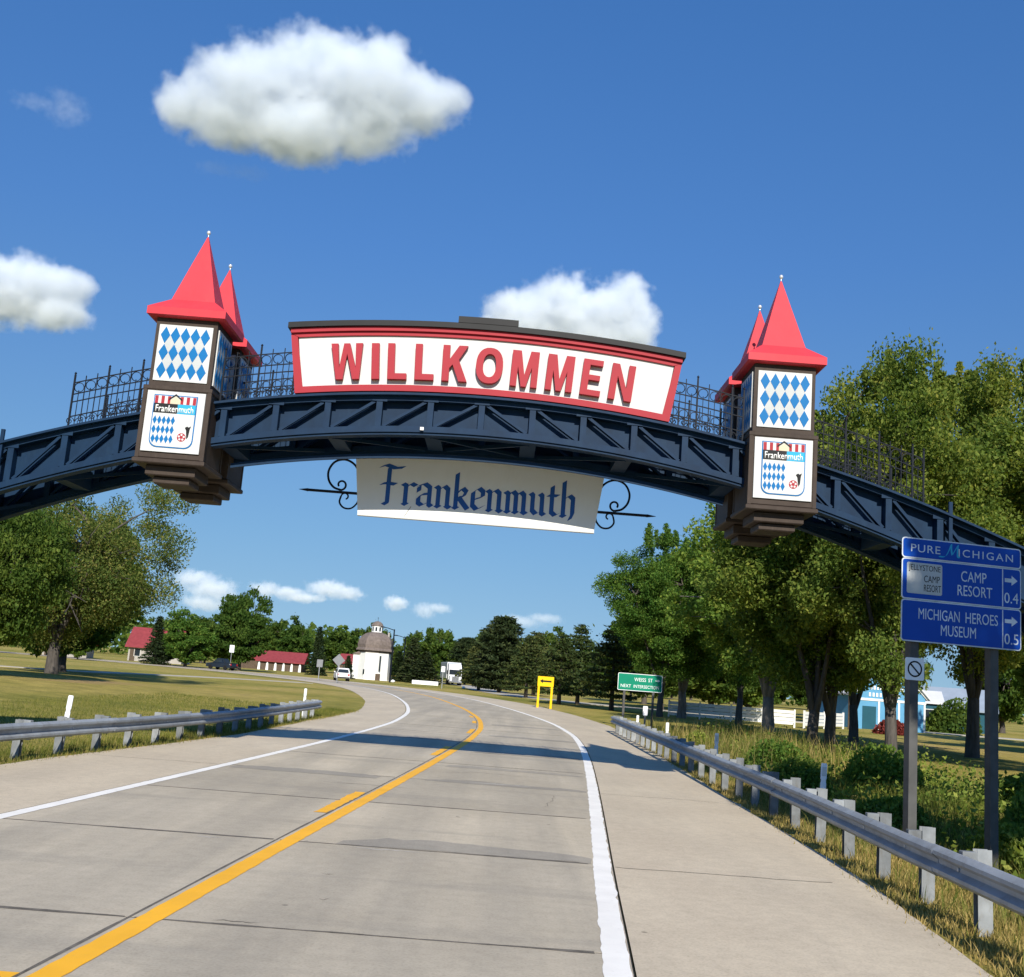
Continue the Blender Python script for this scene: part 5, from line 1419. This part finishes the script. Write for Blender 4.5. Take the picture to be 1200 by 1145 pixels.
def blades(n, xs, ys, zs, h, w, mat, name, label, r, cat='grass', lean=0.35):
    hh = h*(0.45+0.9*r.random(n)); a = r.uniform(0, 2*PI, n); ld = r.normal(0, lean, (n, 2))*hh[:, None]
    dx, dy = np.cos(a)*w/2, np.sin(a)*w/2
    B = np.stack([xs, ys, zs-0.02], 1)
    V = np.stack([B+np.stack([dx, dy, 0*dx], 1), B-np.stack([dx, dy, 0*dx], 1),
                  B+np.stack([ld[:, 0]*.4-dx*.6, ld[:, 1]*.4-dy*.6, hh*.6], 1), B+np.stack([ld[:, 0]*.4+dx*.6, ld[:, 1]*.4+dy*.6, hh*.6], 1)], 1)
    T = B+np.stack([ld[:, 0], ld[:, 1], hh], 1)
    V = np.concatenate([V, T[:, None]], 1).reshape(-1, 3)
    i = np.arange(n)*5
    F = np.concatenate([np.stack([i, i+1, i+2], 1), np.stack([i, i+2, i+3], 1), np.stack([i+3, i+2, i+4], 1)])
    return tag(place(name, np_mesh(name, V, F, mat)), label, cat, kind='stuff')
r = rng(91)
def scatter_along(pts, n, lat0, lat1, r, s_pow=1.0):
    """points beside a polyline: lateral offset range to its right"""
    P = resample(pts, 0.3); T = np.gradient(P, axis=0); T /= np.hypot(T[:, 0], T[:, 1])[:, None]
    k = (r.random(n)**s_pow*(len(P)-1)).astype(int); l = r.uniform(lat0, lat1, n)
    x = P[k, 0]+T[k, 1]*l+r.normal(0, .1, n); y = P[k, 1]-T[k, 0]*l+r.normal(0, .15, n)
    return x, y
edgeR = [(float(xc(y)+offR(y)), y) for y in np.arange(4, 58, 2.0)]
x, y = scatter_along(edgeR, 46000, 0.02, 1.7, r, 1.7); blades(len(x), x, y, terr(x, y), 0.11, 0.014, M['straw'], 'dry_grass', 'straw-coloured dry grass under the right guardrail', r)
x, y = scatter_along(edgeR, 26000, 1.5, 6.0, r, 1.5); blades(len(x), x, y, terr(x, y), 0.42, 0.016, M['blade'], 'tall_grass', 'tall green grass behind the right guardrail', r)
x, y = scatter_along(edgeR, 4200, 0.35, 1.3, r, 1.3); kk = r.random(len(x)) < 0.45+0.55*(np.sin(y*2.3)*np.sin(y*0.9) > 0.2)
blades(int(kk.sum()), x[kk], y[kk], terr(x[kk], y[kk]), 0.24, 0.014, M['blade'], 'grass_tuft', 'green grass tufts between the right guardrail posts', r)
x, y = scatter_along([(8.5, 12), (9.5, 20), (10, 30), (11, 45), (12, 58)], 42000, -2.6, 3.5, r, 1.0)
cl_ = 0.5+0.5*np.sin(x*1.7+np.sin(y*0.9)*1.6)*np.cos(y*1.1+x*0.6); kk = r.random(len(x)) < 0.25+0.75*cl_; x, y, cl_ = x[kk], y[kk], cl_[kk]
z = terr(x, y); h_ = (0.12+0.75*r.random(len(x)))*(0.35+1.0*cl_)
V, F = leaf_quads(np.stack([x, y, z+h_*r.random(len(x))], 1), np.tile([0, 0, 0.6], (len(x), 1)), 0.115, r, 0.6)
tag(place('roadside_weeds', np_mesh('roadside_weeds', V, F, M['weed'])), 'low leafy weeds covering the ditch behind the right guardrail', 'weeds', kind='stuff')
x, y = scatter_along([(8.2, 33), (8.6, 42), (9.2, 56)], 5000, -1.6, 3.0, r); k2 = r.random(len(x)) < 0.35
blades(int(k2.sum()), x[k2], y[k2], terr(x[k2], y[k2]), 0.95, 0.028, M['straw'], 'reeds', 'brownish tall reeds behind the far right guardrail', r, lean=0.2)
blades(int((~k2).sum()), x[~k2], y[~k2], terr(x[~k2], y[~k2]), 0.85, 0.028, M['blade'], 'tall_sedge', 'green tall sedge between the brownish reeds', r, lean=0.25)
edgeL = [(float(xc(y)+offL(y)), y) for y in np.arange(8, 56, 2.0)]
x, y = scatter_along(edgeL, 16000, -1.2, 0.02, r); blades(len(x), x, y, terr(x, y), 0.15, 0.013, M['blade'], 'verge_grass', 'short green grass under the left guardrail', r)
x, y = scatter_along(edgeL, 8000, -0.45, 0.10, r); blades(len(x), x, y, terr(x, y), 0.09, 0.012, M['straw'], 'verge_straw', 'dry grass fringe at the left shoulder edge', r)
x, y = scatter_along(edgeL, 36000, -9.0, -1.0, r); blades(len(x), x, y, terr(x, y), 0.10, 0.016, M['blade'], 'lawn_grass', 'mown lawn grass behind the left guardrail', r)

# ------------------------------------------------------------------ buildings
def win(parent, x0, x1, z0, z1, y, mat='glass', frame='white'):
    f = MB(); t = 0.06
    f.box(x0-t, x0, y-0.05, y, z0, z1).box(x1, x1+t, y-0.05, y, z0, z1).box(x0-t, x1+t, y-0.051, y, z1, z1+t).box(x0-t, x1+t, y-0.051, y, z0-t, z0)
    f = f.build('window', M[frame], parent); MB().box(x0, x1, y-0.02, y-0.004, z0, z1).build('pane', M[mat], f)
M['wall_beige'] = paint('wall_beige', (0.36, 0.34, 0.31), 0.7, 0.2, 0.6)
# round-domed chapel
ch = empty('chapel', (-21.3, 190, tz(-21.3, 190)), math.radians(-4)); tag(ch, 'white octagonal chapel with grey bell-shaped dome and lantern', 'chapel')
def octo(R, z, n=8, a0=PI/8): return [(R*math.cos(a0+2*PI*k/n), R*math.sin(a0+2*PI*k/n), z) for k in range(n)]
MB().loft([octo(3.05, -0.5), octo(2.86, 0.2), octo(2.80, 4.9)]).build('wall', M['white'], ch)
MB().loft([octo(2.84, 4.55), octo(2.88, 4.6), octo(2.88, 4.82), octo(2.84, 4.85)]).build('eave_band', M['shingle'], ch)
MB().loft([octo(q, z) for q, z in ((3.2, 4.86), (3.34, 4.92), (3.28, 5.12), (3.06, 5.35))]).build('eave', M['shingle'], ch)
dome = MB().loft([octo(q, z) for q, z in ((3.06, 5.352), (3.12, 5.9), (2.98, 6.6), (2.6, 7.25), (1.9, 7.8), (1.0, 8.08))]).build('dome', M['shingle'], ch)
MB().loft([octo(0.93, 8.0), octo(0.93, 9.15)]).build('lantern', M['white'], dome)
for k in range(8):
    a = 2*PI*k/8
    b = MB().box(-0.17, 0.17, -0.875, -0.863, 8.25, 8.95).build('lantern_opening', M['glass'], dome); b.rotation_euler = (0, 0, a)
MB().loft([octo(q, z) for q, z in ((1.05, 9.155), (1.02, 9.3), (0.86, 9.62), (0.5, 9.9), (0.1, 10.0))]).build('lantern_dome', M['shingle'], dome)
MB().lathe([(0.03, 9.95), (0.03, 10.5), (0.08, 10.52), (0.08, 10.62), (0.01, 10.64)], 8).build('finial', M['iron'], dome)
MB().box(-3.45, -2.2, -1.2, 1.2, -0.4, 4.2).build('side_porch', M['white'], ch)
MB().prism_y([(-3.6, 4.2), (-2.0, 4.2), (-2.0, 4.85)], -1.5, 1.5).build('porch_roof', M['shingle'], ch)
MB().box(1.35, 1.65, -2.66, -2.54, 1.6, 4.1).build('slit_window', M['glass'], ch)
MB().box(-1.3, -1.0, -2.72, -2.55, 0.9, 1.7).build('niche', M['glass'], ch)
MB().box(0.9, 1.7, -2.75, -2.55, -0.2, 1.1).build('door', M['wood'], ch)
MB().box(2.05, 2.35, -0.6, -0.2, 6.8, 8.15).build('chimney', M['foot'], dome)

def house(name, loc, rz, w, d, eave, ridge, wall, roof, label, over=0.4, wins=3, cat='house', gable_front=False):
    """ridge along x (or along y with gable_front)"""
    h = empty(name, loc, rz); tag(h, label, cat)
    if gable_front:
        MB().prism_y([(-w/2, -0.5), (w/2, -0.5), (w/2, eave), (0, ridge-0.12), (-w/2, eave)], -d/2, d/2).build('wall', M[wall], h)
        for s in (-1, 1):
            e = (eave-ridge)/(w/2); x1 = s*(w/2+over)
            pl = [(0, ridge), (x1, ridge+e*(w/2+over)), (x1, ridge+e*(w/2+over)+0.16), (0, ridge+0.16)]
            if s < 0: pl = pl[::-1]
            pl = pl if s > 0 else pl
            MB().prism_y(pl if s < 0 else pl, -d/2-over, d/2+over).build('roof', M[roof], h)
    else:
        MB().prism_x([(-d/2, -0.5), (d/2, -0.5), (d/2, eave), (0, ridge-0.12), (-d/2, eave)], -w/2, w/2).build('wall', M[wall], h)
        for s in (-1, 1):
            e = (eave-ridge)/(d/2); y1 = s*(d/2+over)
            pl = [(0, ridge), (y1, ridge+e*(d/2+over)), (y1, ridge+e*(d/2+over)+0.16), (0, ridge+0.16)]
            MB().prism_x(pl, -w/2-over, w/2+over).build('roof', M[roof], h)
        for k in range(wins):
            x = -w/2+w*(k+.5)/wins; win(h, x-0.5, x+0.5, 0.9, min(eave-0.5, 2.2), -d/2-0.004)
        MB().box(-w/2+0.3, -w/2+1.2, -d/2-0.05, -d/2-0.004, -0.1, 2.05).build('door', M['wood'], h)
    return h
barn = house('blue_barn', (36.4, 109, tz(36, 109)), math.radians(12), 7.4, 8.4, 3.35, 7.0, 'barn_blue', 'roof_pale', 'bright blue barn with white trim seen between the tree trunks', 0.35, cat='barn', gable_front=True)
for s in (-1, 1):
    MB().bar((s*0.02, -4.27, 6.76), (s*3.95, -4.27, 3.12), 0.26, 0.08).build('gable_trim', M['white'], barn)
MB().box(-3.75, 3.75, -4.26, -4.205, 2.62, 2.84).build('white_band', M['white'], barn)
for x in (-3.72, -1.2, 0.9, 3.60): MB().box(x-0.09, x+0.09, -4.26, -4.205, -0.2, 2.6).build('white_post', M['white'], barn)
MB().box(-2.9, -1.5, -4.25, -4.205, -0.1, 2.1).build('door', M['barn_teal'], barn)
MB().lathe([(0.001, -4.26), (0.62, -4.26), (0.62, -4.205), (0.001, -4.205)], 20, (0.3, 0, 4.75), 'y').build('round_emblem', M['white'], barn)
for x, z, w, hh in ((-1.0, 3.85, 2.4, 0.34), (1.3, 3.85, 1.6, 0.34), (-1.6, 3.2, 1.5, 0.36), (0.3, 3.2, 1.4, 0.36), (2.3, 3.2, 0.9, 0.36)):
    n = int(w/0.32)
    for k in range(n):
        xx = x-w/2+w*(k+.5)/n; MB().box(xx-0.10, xx+0.10, -4.245, -4.205, z-hh/2, z+hh/2).build('letter_block', M['white'], barn)
shed = house('grey_roofed_shed', (52.5, 128, tz(52, 128)), math.radians(-22), 9, 8, 2.5, 4.7, 'barn_teal', 'roof_grey', 'shed with blue-grey metal roof right of the barn', 0.4, 2, cat='shed')
annex = house('barn_annex', (44.0, 117, tz(44, 117)), math.radians(-16), 5, 6, 2.9, 4.0, 'barn_teal', 'roof_pale', 'dark teal annex between the barn and the shed', 0.3, 2, cat='shed')
house('red_roofed_house', (-62.5, 205, 0), math.radians(6), 9.5, 9, 2.8, 6.0, 'wall_beige', 'tile_red', 'large pale house with steep red roof behind the spruce', 0.6, 3)
house('red_roofed_house', (-73.5, 190, 0), math.radians(12), 7, 8, 2.4, 5.0, 'wall_beige', 'tile_red', 'pale house with red roof seen beneath the big tree', 0.5, 3)
hall = house('red_roofed_hall', (-43.8, 226, 0), math.radians(3), 8.6, 8, 1.9, 3.7, 'wood', 'tile_red', 'long low hall with red roof and white pillars left of the chapel', 0.6, 0)
house('red_roofed_hall', (-50.8, 229, 0), math.radians(3), 4.2, 8, 2.4, 5.4, 'wood', 'tile_red', 'taller red-roofed hall end beside the long low hall', 0.6, 0)
house('red_roofed_house', (-29.5, 222, 0), math.radians(-10), 3.4, 6, 2.6, 4.2, 'wood', 'tile_red', 'small house with red roof directly left of the chapel', 0.5, 2)

for k in range(6): MB().prism_y([(-4.1+1.62*k-0.28, -0.3), (-4.1+1.62*k+0.28, -0.3), (-4.1+1.62*k+0.20, 1.2), (-4.1+1.62*k, 1.75), (-4.1+1.62*k-0.20, 1.2)], -4.35, -4.1).build('pillar', M['white'], hall)
# white board fences
def fence(x0, y0, x1, y1, label, h=1.25, sp=2.4):
    f = empty('white_fence', (x0, y0, 0)); tag(f, label, 'fence', 'white board fences behind the maples')
    L = math.hypot(x1-x0, y1-y0); f.rotation_euler = (0, 0, math.atan2(y1-y0, x1-x0)); n = max(1, int(round(L/sp)))
    for k in range(n+1): MB().box(L*k/n-0.07, L*k/n+0.07, -0.07, 0.07, -0.4, h+0.08).build('post', M['white'], f)
    for k in range(n):
        for j in range(4):
            MB().box(L*k/n+0.072, L*(k+1)/n-0.072, -0.02, 0.02, 0.10+j*0.295, 0.35+j*0.295).build('board', M['white'], f)
fence(14.5, 93, 24.5, 91, 'white board fence left of the pale grey trunk')
fence(25.3, 91, 31.0, 99, 'white board fence between the pale trunk and the barn')
fence(41.5, 112, 47.5, 115, 'white board fence right of the red bush')
up_ = empty('utility_pole', (31.4, 98.5, tz(31, 98.5))); tag(up_, 'brown wooden utility pole in front of the barn', 'pole')
MB().tube([(0, 0, -0.5), (0, 0, 4), (0, 0, 7.6)], [0.16, 0.14, 0.11], 8).build('shaft', M['wood'], up_); MB().box(-0.7, 0.7, -0.06, 0.06, 7.1, 7.25).build('cross_arm', M['wood'], up_)

# street lamps
def lamp(x, y, H, label, arm=-2.0):
    t = empty('street_lamp', (x, y, tz(x, y))); tag(t, label, 'street lamp', 'street lamps near the chapel')
    MB().tube([(0, 0, -0.3), (0, 0, H)], [0.14, 0.10], 8).build('pole', M['iron'], t)
    MB().tube([(0, 0, H-0.15), (arm*.5, 0, H+0.12), (arm*0.8, 0, H+0.2)], 0.06, 6).build('arm', M['iron'], t)
    MB().bbox(min(arm*0.75, arm*1.1), max(arm*0.75, arm*1.1), -0.2, 0.2, H+0.13, H+0.30, 0.03).build('lamp_head', M['iron'], t)
lamp(-16.6, 172, 8.2, 'taller street lamp right beside the chapel dome'); lamp(-17.4, 203, 8.0, 'shorter street lamp right of the taller one')

# ------------------------------------------------------------------ vehicles
def wheel(parent, x, y, r, w=0.22):
    t = MB().lathe([(r*0.55, -w/2), (r*0.93, -w/2), (r, -w/2+0.03), (r, w/2-0.03), (r*0.93, w/2), (r*0.55, w/2)], 16, (x, y, r), 'x').build('wheel', M['rubber'], parent)
    MB().lathe([(0.01, -w/2+0.01), (r*0.56, -w/2+0.01), (r*0.56, w/2-0.01), (0.01, w/2-0.01)], 12, (x, y, r), 'x').build('rim', M['chrome'], t)
def suv(loc, rz, paintm, label, pickup=False):
    """front faces -y (local)"""
    c = empty('pickup_truck' if pickup else 'parked_suv', loc, rz)
    if not pickup: c.name = 'suv'
    tag(c, label, 'pickup' if pickup else 'car')
    w = 0.92
    b = MB(); lower = [(-2.3, .38), (-2.34, .62), (-2.26, .92), (-1.1, 1.04), (2.2, 1.04), (2.32, .9), (2.34, .5), (2.26, .36)]
    rings = []
    for x, k, dz in ((-w, 0.97, 0.02), (-w*0.93, 1.0, 0.0), (w*0.93, 1.0, 0.0), (w, 0.97, 0.02)):
        rings.append([(x, y*k, z*(0.98 if k < 1 else 1)+dz*0) for y, z in lower])
    b.loft(rings); b.build('body', M[paintm], c, smooth=True)
    y0, y1 = (-1.05, 2.15) if not pickup else (-0.95, 0.75)
    cab = MB(); cab.loft([[(-w+.04, y0-.15, 1.042), (w-.04, y0-.15, 1.042), (w-.04, y1+.08, 1.042), (-w+.04, y1+.08, 1.042)],
                          [(-w+.19, y0+.55, 1.62), (w-.19, y0+.55, 1.62), (w-.19, y1-.18, 1.64), (-w+.19, y1-.18, 1.64)],
                          [(-w+.25, y0+.7, 1.70), (w-.25, y0+.7, 1.70), (w-.25, y1-.3, 1.72), (-w+.25, y1-.3, 1.72)]])
    cab = cab.build('cabin', M[paintm], c, smooth=True)
    g = MB(); g.add([(-.72, y0+.075, 1.10+.02), (.72, y0+.075, 1.12), (.62, y0+.485, 1.555), (-.62, y0+.485, 1.555)], [(0,1,2,3)])
    g.v = [(x, y-0.035, z+0.02) for x, y, z in g.v]; g.build('windscreen', M['glass'], cab)
    g = MB(); g.add([(.72, y1+.06, 1.12), (-.72, y1+.06, 1.12), (-.62, y1-.12, 1.56), (.62, y1-.12, 1.56)], [(0,1,2,3)]); g.v = [(x, y+0.03, z) for x, y, z in g.v]; g.build('rear_window', M['glass'], cab)
    for s in (-1, 1):
        g = MB(); f = [(s*(w-.045), y0+.22, 1.12), (s*(w-.045), y1-.06, 1.12), (s*(w-.17), y1-.22, 1.56), (s*(w-.17), y0+.62, 1.56)]
        g.add([(x+s*0.018, y, z) for x, y, z in f], [(0,1,2,3) if s > 0 else (3,2,1,0)]); g.build('side_window', M['glass'], cab)
        MB().box(s*.62-.16, s*.62+.16, -2.36, -2.24, .72, .86).build('headlight', M['reflect_white'], c)
        MB().box(s*.72-.1, s*.72+.1, 2.29, 2.36, .72, .98).build('tail_light', M['lamp_red'], c)
        MB().box(s*(w+.02)-.06, s*(w+.02)+.06, y0+.1, y0+.22, 1.1, 1.24).build('mirror', M[paintm], c)
        for y in (-1.42, 1.42): wheel(c, s*(w-.10), y, 0.36)
    MB().box(-.55, .55, -2.365, -2.33, .48, .68).build('grille', M['black'], c); MB().box(-.86, .86, 2.33, 2.38, .40, .56).build('rear_bumper', M['dark_cap'], c)
    if pickup:
        MB().box(-w+.06, w-.06, 0.95, 1.0, 1.02, 1.12).box(-w+.02, -w+.10, 0.9, 2.28, 1.035, 1.13).box(w-.10, w-.02, 0.9, 2.28, 1.035, 1.13).box(-w+.11, w-.11, 2.2, 2.27, 1.035, 1.13).build('cargo_bed', M[paintm], c)
    return c
suv((-21.0, 150, -0.004), math.radians(193), 'car_white', 'white car driving away round the bend before the chapel')
suv((-41.8, 168.2, 0.0), math.radians(-116), 'car_dark', 'dark pickup driving on the bend under the round trees', True)
# lorry seen from the front
tr = empty('semi_truck', (-7.9, 204, 0.0), math.radians(8)); tag(tr, 'white semi truck facing us on the side lane', 'truck')
tr.location.z = tz(-7.9, 204)+0.04
MB().bbox(-1.22, 1.22, -0.9, 1.6, 0.75, 2.9, 0.08).build('cab', M['car_white'], tr)
cb_ = MB().loft([[(-1.05, -2.0, .7), (1.05, -2.0, .7), (1.18, -0.9, .7), (-1.18, -0.9, .7)], [(-.95, -1.95, 1.55), (.95, -1.95, 1.55), (1.1, -0.902, 1.75), (-1.1, -0.902, 1.75)]]).build('hood', M['car_white'], tr)
MB().box(-.62, .62, -2.04, -1.99, .75, 1.5).build('grille', M['chrome'], tr); MB().bbox(-1.2, 1.2, -2.2, -2.06, .42, .75, 0.04).build('bumper', M['chrome'], tr)
MB().box(-1.1, 1.1, -0.935, -0.902, 1.85, 2.75).build('windscreen', M['glass'], tr)
MB().loft([[(-1.2, -0.6, 2.902), (1.2, -0.6, 2.902), (1.2, 1.6, 2.902), (-1.2, 1.6, 2.902)], [(-1.15, 0.3, 3.75), (1.15, 0.3, 3.75), (1.2, 1.6, 4.0), (-1.2, 1.6, 4.0)]]).build('roof_fairing', M['car_white'], tr)
MB().bbox(-1.28, 1.28, 2.2, 15.5, 1.1, 4.1, 0.05).build('trailer', M['car_white'], tr)
for s in (-1, 1):
    MB().box(s*.84-.16, s*.84+.16, -2.03, -1.93, .9, 1.2).build('headlight', M['reflect_white'], tr)
    MB().box(s*1.42-.1, s*1.42+.1, -0.7, -0.55, 1.9, 2.6).build('mirror', M['black'], tr)
    for y in (-1.35, 1.6, 2.9, 13, 14.2): wheel(tr, s*1.05, y, 0.5, 0.3)

# small white stones / planters along the far verges: seen as separate white dots
for i, (x, y, s, lab) in enumerate(((-16.5, 176, 0.35, 'white stone left of the pale low wall by the chapel'), (-5.0, 168, 0.28, 'white stone on the verge below the truck'))):
    q = MB(); rr_ = rng(i); rings = []
    for k in range(5):
        t = k/4; rad = math.sin(PI*(0.12+0.86*t))*s*1.1
        rings.append([(rad*(1+.15*rr_.normal())*math.cos(2*PI*j/8), rad*(1+.15*rr_.normal())*math.sin(2*PI*j/8), (t-.15)*s*1.5) for j in range(8)])
    q.loft(rings); o = q.build('boulder', M['white'], None, smooth='all', loc=(x, y, tz(x, y))); tag(o, lab, 'boulder')
lw = MB().bbox(-2.1, 2.1, -0.15, 0.15, -0.4, 0.62, 0.03).build('low_wall', M['white'], None, loc=(-11.5, 178, tz(-11.5, 178))); tag(lw, 'low white wall on the verge right of the chapel', 'wall')

# ------------------------------------------------------------------ clouds
def cloud_mat(name, lobes, dens, nscale, amp, edge, soft):
    m = bpy.data.materials.new(name); m.use_nodes = True; nt = m.node_tree
    for n in list(nt.nodes): nt.nodes.remove(n)
    N = nt.nodes.new; Lk = nt.links.new
    out = N('ShaderNodeOutputMaterial'); pv = N('ShaderNodeVolumePrincipled'); tc = N('ShaderNodeTexCoord')
    pv.inputs['Color'].default_value = (0.895, 0.945, 1.0, 1); pv.inputs['Anisotropy'].default_value = CLOUD_G
    def math_(op, a, b, cl=False):
        k = N('ShaderNodeMath'); k.operation = op; k.use_clamp = cl
        for s, v in zip(k.inputs, (a, b)):
            if isinstance(v, (int, float)): s.default_value = v
            else: Lk(v, s)
        return k.outputs[0]
    f = None
    for cx, cy_, cz, rx, ry, rz in lobes:
        s = N('ShaderNodeVectorMath'); s.operation = 'SUBTRACT'; s.inputs[1].default_value = (cx, cy_, cz); Lk(tc.outputs['Object'], s.inputs[0])
        q = N('ShaderNodeVectorMath'); q.operation = 'MULTIPLY'; q.inputs[1].default_value = (1/rx, 1/ry, 1/rz); Lk(s.outputs[0], q.inputs[0])
        l = N('ShaderNodeVectorMath'); l.operation = 'LENGTH'; Lk(q.outputs[0], l.inputs[0])
        v = math_('SUBTRACT', 1.0, l.outputs['Value'])
        if f is None: f = v
        else:
            k = N('ShaderNodeMath'); k.operation = 'SMOOTH_MAX'; k.inputs[2].default_value = 0.25; Lk(f, k.inputs[0]); Lk(v, k.inputs[1]); f = k.outputs[0]
    n = N('ShaderNodeTexNoise'); n.inputs['Scale'].default_value = nscale; n.inputs['Detail'].default_value = 8; n.inputs['Roughness'].default_value = 0.66
    Lk(tc.outputs['Object'], n.inputs['Vector'])
    nn = math_('MULTIPLY', math_('SUBTRACT', n.outputs[0], 0.5), amp)
    d = math_('MULTIPLY', math_('SUBTRACT', math_('ADD', f, nn), edge), 1.0/soft, True)
    Lk(math_('MULTIPLY', d, dens), pv.inputs['Density']); Lk(pv.outputs[0], out.inputs['Volume'])
    return m
CLOUD_G = -0.3
def cloud(label, c, L, dens=1.0, amp=1.45, edge=0.04, soft=0.6, nmul=1.0):
    """c: centre of the cloud; L: puffs (x, y, z, radius x, y, z) in metres from the centre"""
    x0 = min(l[0]-l[3]*1.05 for l in L); x1 = max(l[0]+l[3]*1.05 for l in L); y0 = min(l[1]-l[4]*1.05 for l in L); y1 = max(l[1]+l[4]*1.05 for l in L)
    z0 = min(l[2]-l[5]*1.05 for l in L); z1 = max(l[2]+l[5]*1.05 for l in L)
    size = x1-x0; rm = np.mean([l[3] for l in L])
    m = cloud_mat('cloud_vapour', L, dens*5/rm, 1.9*nmul/rm, amp, edge, soft)
    b = MB(); n = 10; rings = []
    b.box(x0, x1, y0, y1, z0, z1)
    o = b.build('cloud', m, None, loc=tuple(c)); tag(o, label, 'cloud', 'white fair-weather clouds')
    return o
cloud('large white cumulus cloud high above the left half of the arch', (-355.8, 1700.0, 926.3),
      [(-24.3, 18.6, 45.8, 103.6, 100.9, 98.2), (-123.1, -18.9, 3.3, 110.7, 98.2, 85.7), (-217.1, -6.0, -26.3, 82.1, 67.9, 53.6), (65.8, -19.5, 9.7, 110.7, 101.8, 92.8), (142.6, 11.4, 19.2, 85.7, 73.2, 60.7), (202.5, 1.6, 24.2, 46.4, 39.3, 32.1), (-44.3, -15.8, -61.2, 110.7, 85.7, 60.7), (61.5, -10.3, -47.9, 82.1, 69.6, 57.1), (90.9, 4.2, 93.2, 42.9, 42.9, 42.9), (-151.8, -12.9, -57.9, 89.3, 67.9, 46.4)], 0.8, 1.45, 0.04, 0.6, 1.0)
cloud('white cloud at the left edge of the picture', (-1025.3, 2200.0, 715.3),
      [(-87.5, 5.0, 3.3, 106.7, 93.4, 80.0), (-17.2, 9.0, 12.7, 97.8, 88.9, 80.0), (57.4, 6.8, 18.7, 66.7, 62.2, 57.8), (47.2, -0.3, -34.6, 80.0, 62.2, 44.5)], 0.8, 1.45, 0.04, 0.6, 1.0)
cloud('white cloud rising behind the WILLKOMMEN board', (135.2, 2200.0, 752.9),
      [(-140.8, 9.6, -12.8, 94.3, 87.5, 80.8), (-55.0, 5.4, -5.9, 112.2, 107.7, 103.2), (26.4, 19.8, -14.4, 112.2, 107.7, 103.2), (76.8, -1.7, 46.1, 62.8, 65.1, 67.3), (92.8, 7.1, -12.8, 58.4, 67.3, 76.3)], 0.8, 1.45, 0.04, 0.6, 1.0)
cloud('faint wisp of cloud at the upper left', (-862.2, 1800.0, 944.7),
      [(25.3, 4.3, -14.3, 48.8, 43.2, 37.6), (8.6, 3.6, 17.1, 33.8, 24.4, 15.0), (-33.9, 5.2, -2.8, 56.3, 36.6, 16.9)], 0.05, 2.4, 0.18, 0.9, 1.6)
cloud('faint wisp under the large cumulus cloud', (-516.8, 1750.0, 815.9),
      [(-25.7, -3.0, 1.0, 47.1, 30.8, 14.5), (25.7, 4.9, -1.0, 47.1, 30.8, 14.5)], 0.05, 2.2, 0.15, 0.9, 1.5)
cloud('low cloud beside the big left tree', (-2461.8, 9000.0, 518.2),
      [(-81.1, 30.9, 87.4, 244.0, 165.6, 87.2), (54.5, 30.1, 13.5, 261.5, 191.7, 122.0), (26.5, 28.5, -100.6, 226.6, 156.9, 87.2)], 0.4, 2.0, 0.06, 0.9, 2.0)
cloud('low cloud above the red-roofed hall', (-1797.9, 9000.0, 543.5),
      [(-149.3, -18.8, 16.6, 157.1, 117.8, 78.6), (13.2, 22.2, 8.0, 192.0, 126.6, 61.1), (136.1, 3.8, -24.6, 226.9, 139.6, 52.4)], 0.4, 2.0, 0.06, 0.9, 2.0)
cloud('low cloud between the hall and the chapel', (-1367.8, 9000.0, 594.1),
      [(-71.5, 28.2, 12.1, 209.8, 148.6, 87.4), (71.5, 6.2, -12.0, 174.8, 122.4, 69.9)], 0.45, 2.0, 0.06, 0.9, 2.0)
cloud('small round cloud above the street lamps', (-876.8, 9000.0, 530.1),
      [(0.0, -14.4, 0.0, 113.6, 91.7, 69.9)], 0.4, 1.8, 0.03, 0.9, 1.6)
cloud('small thin cloud right of the small round cloud', (-579.7, 9000.0, 504.0),
      [(-55.1, 19.3, -11.2, 122.3, 100.5, 78.6), (55.1, -17.3, 11.2, 139.8, 96.1, 52.4)], 0.18, 1.9, 0.06, 0.9, 1.8)
cloud('thin cloud behind the dark round-topped pine', (249.9, 9000.0, 480.3),
      [(-96.9, 14.9, -17.9, 244.8, 153.0, 61.2), (96.9, -6.0, 17.9, 192.4, 122.4, 52.5)], 0.18, 1.9, 0.06, 0.9, 1.8)
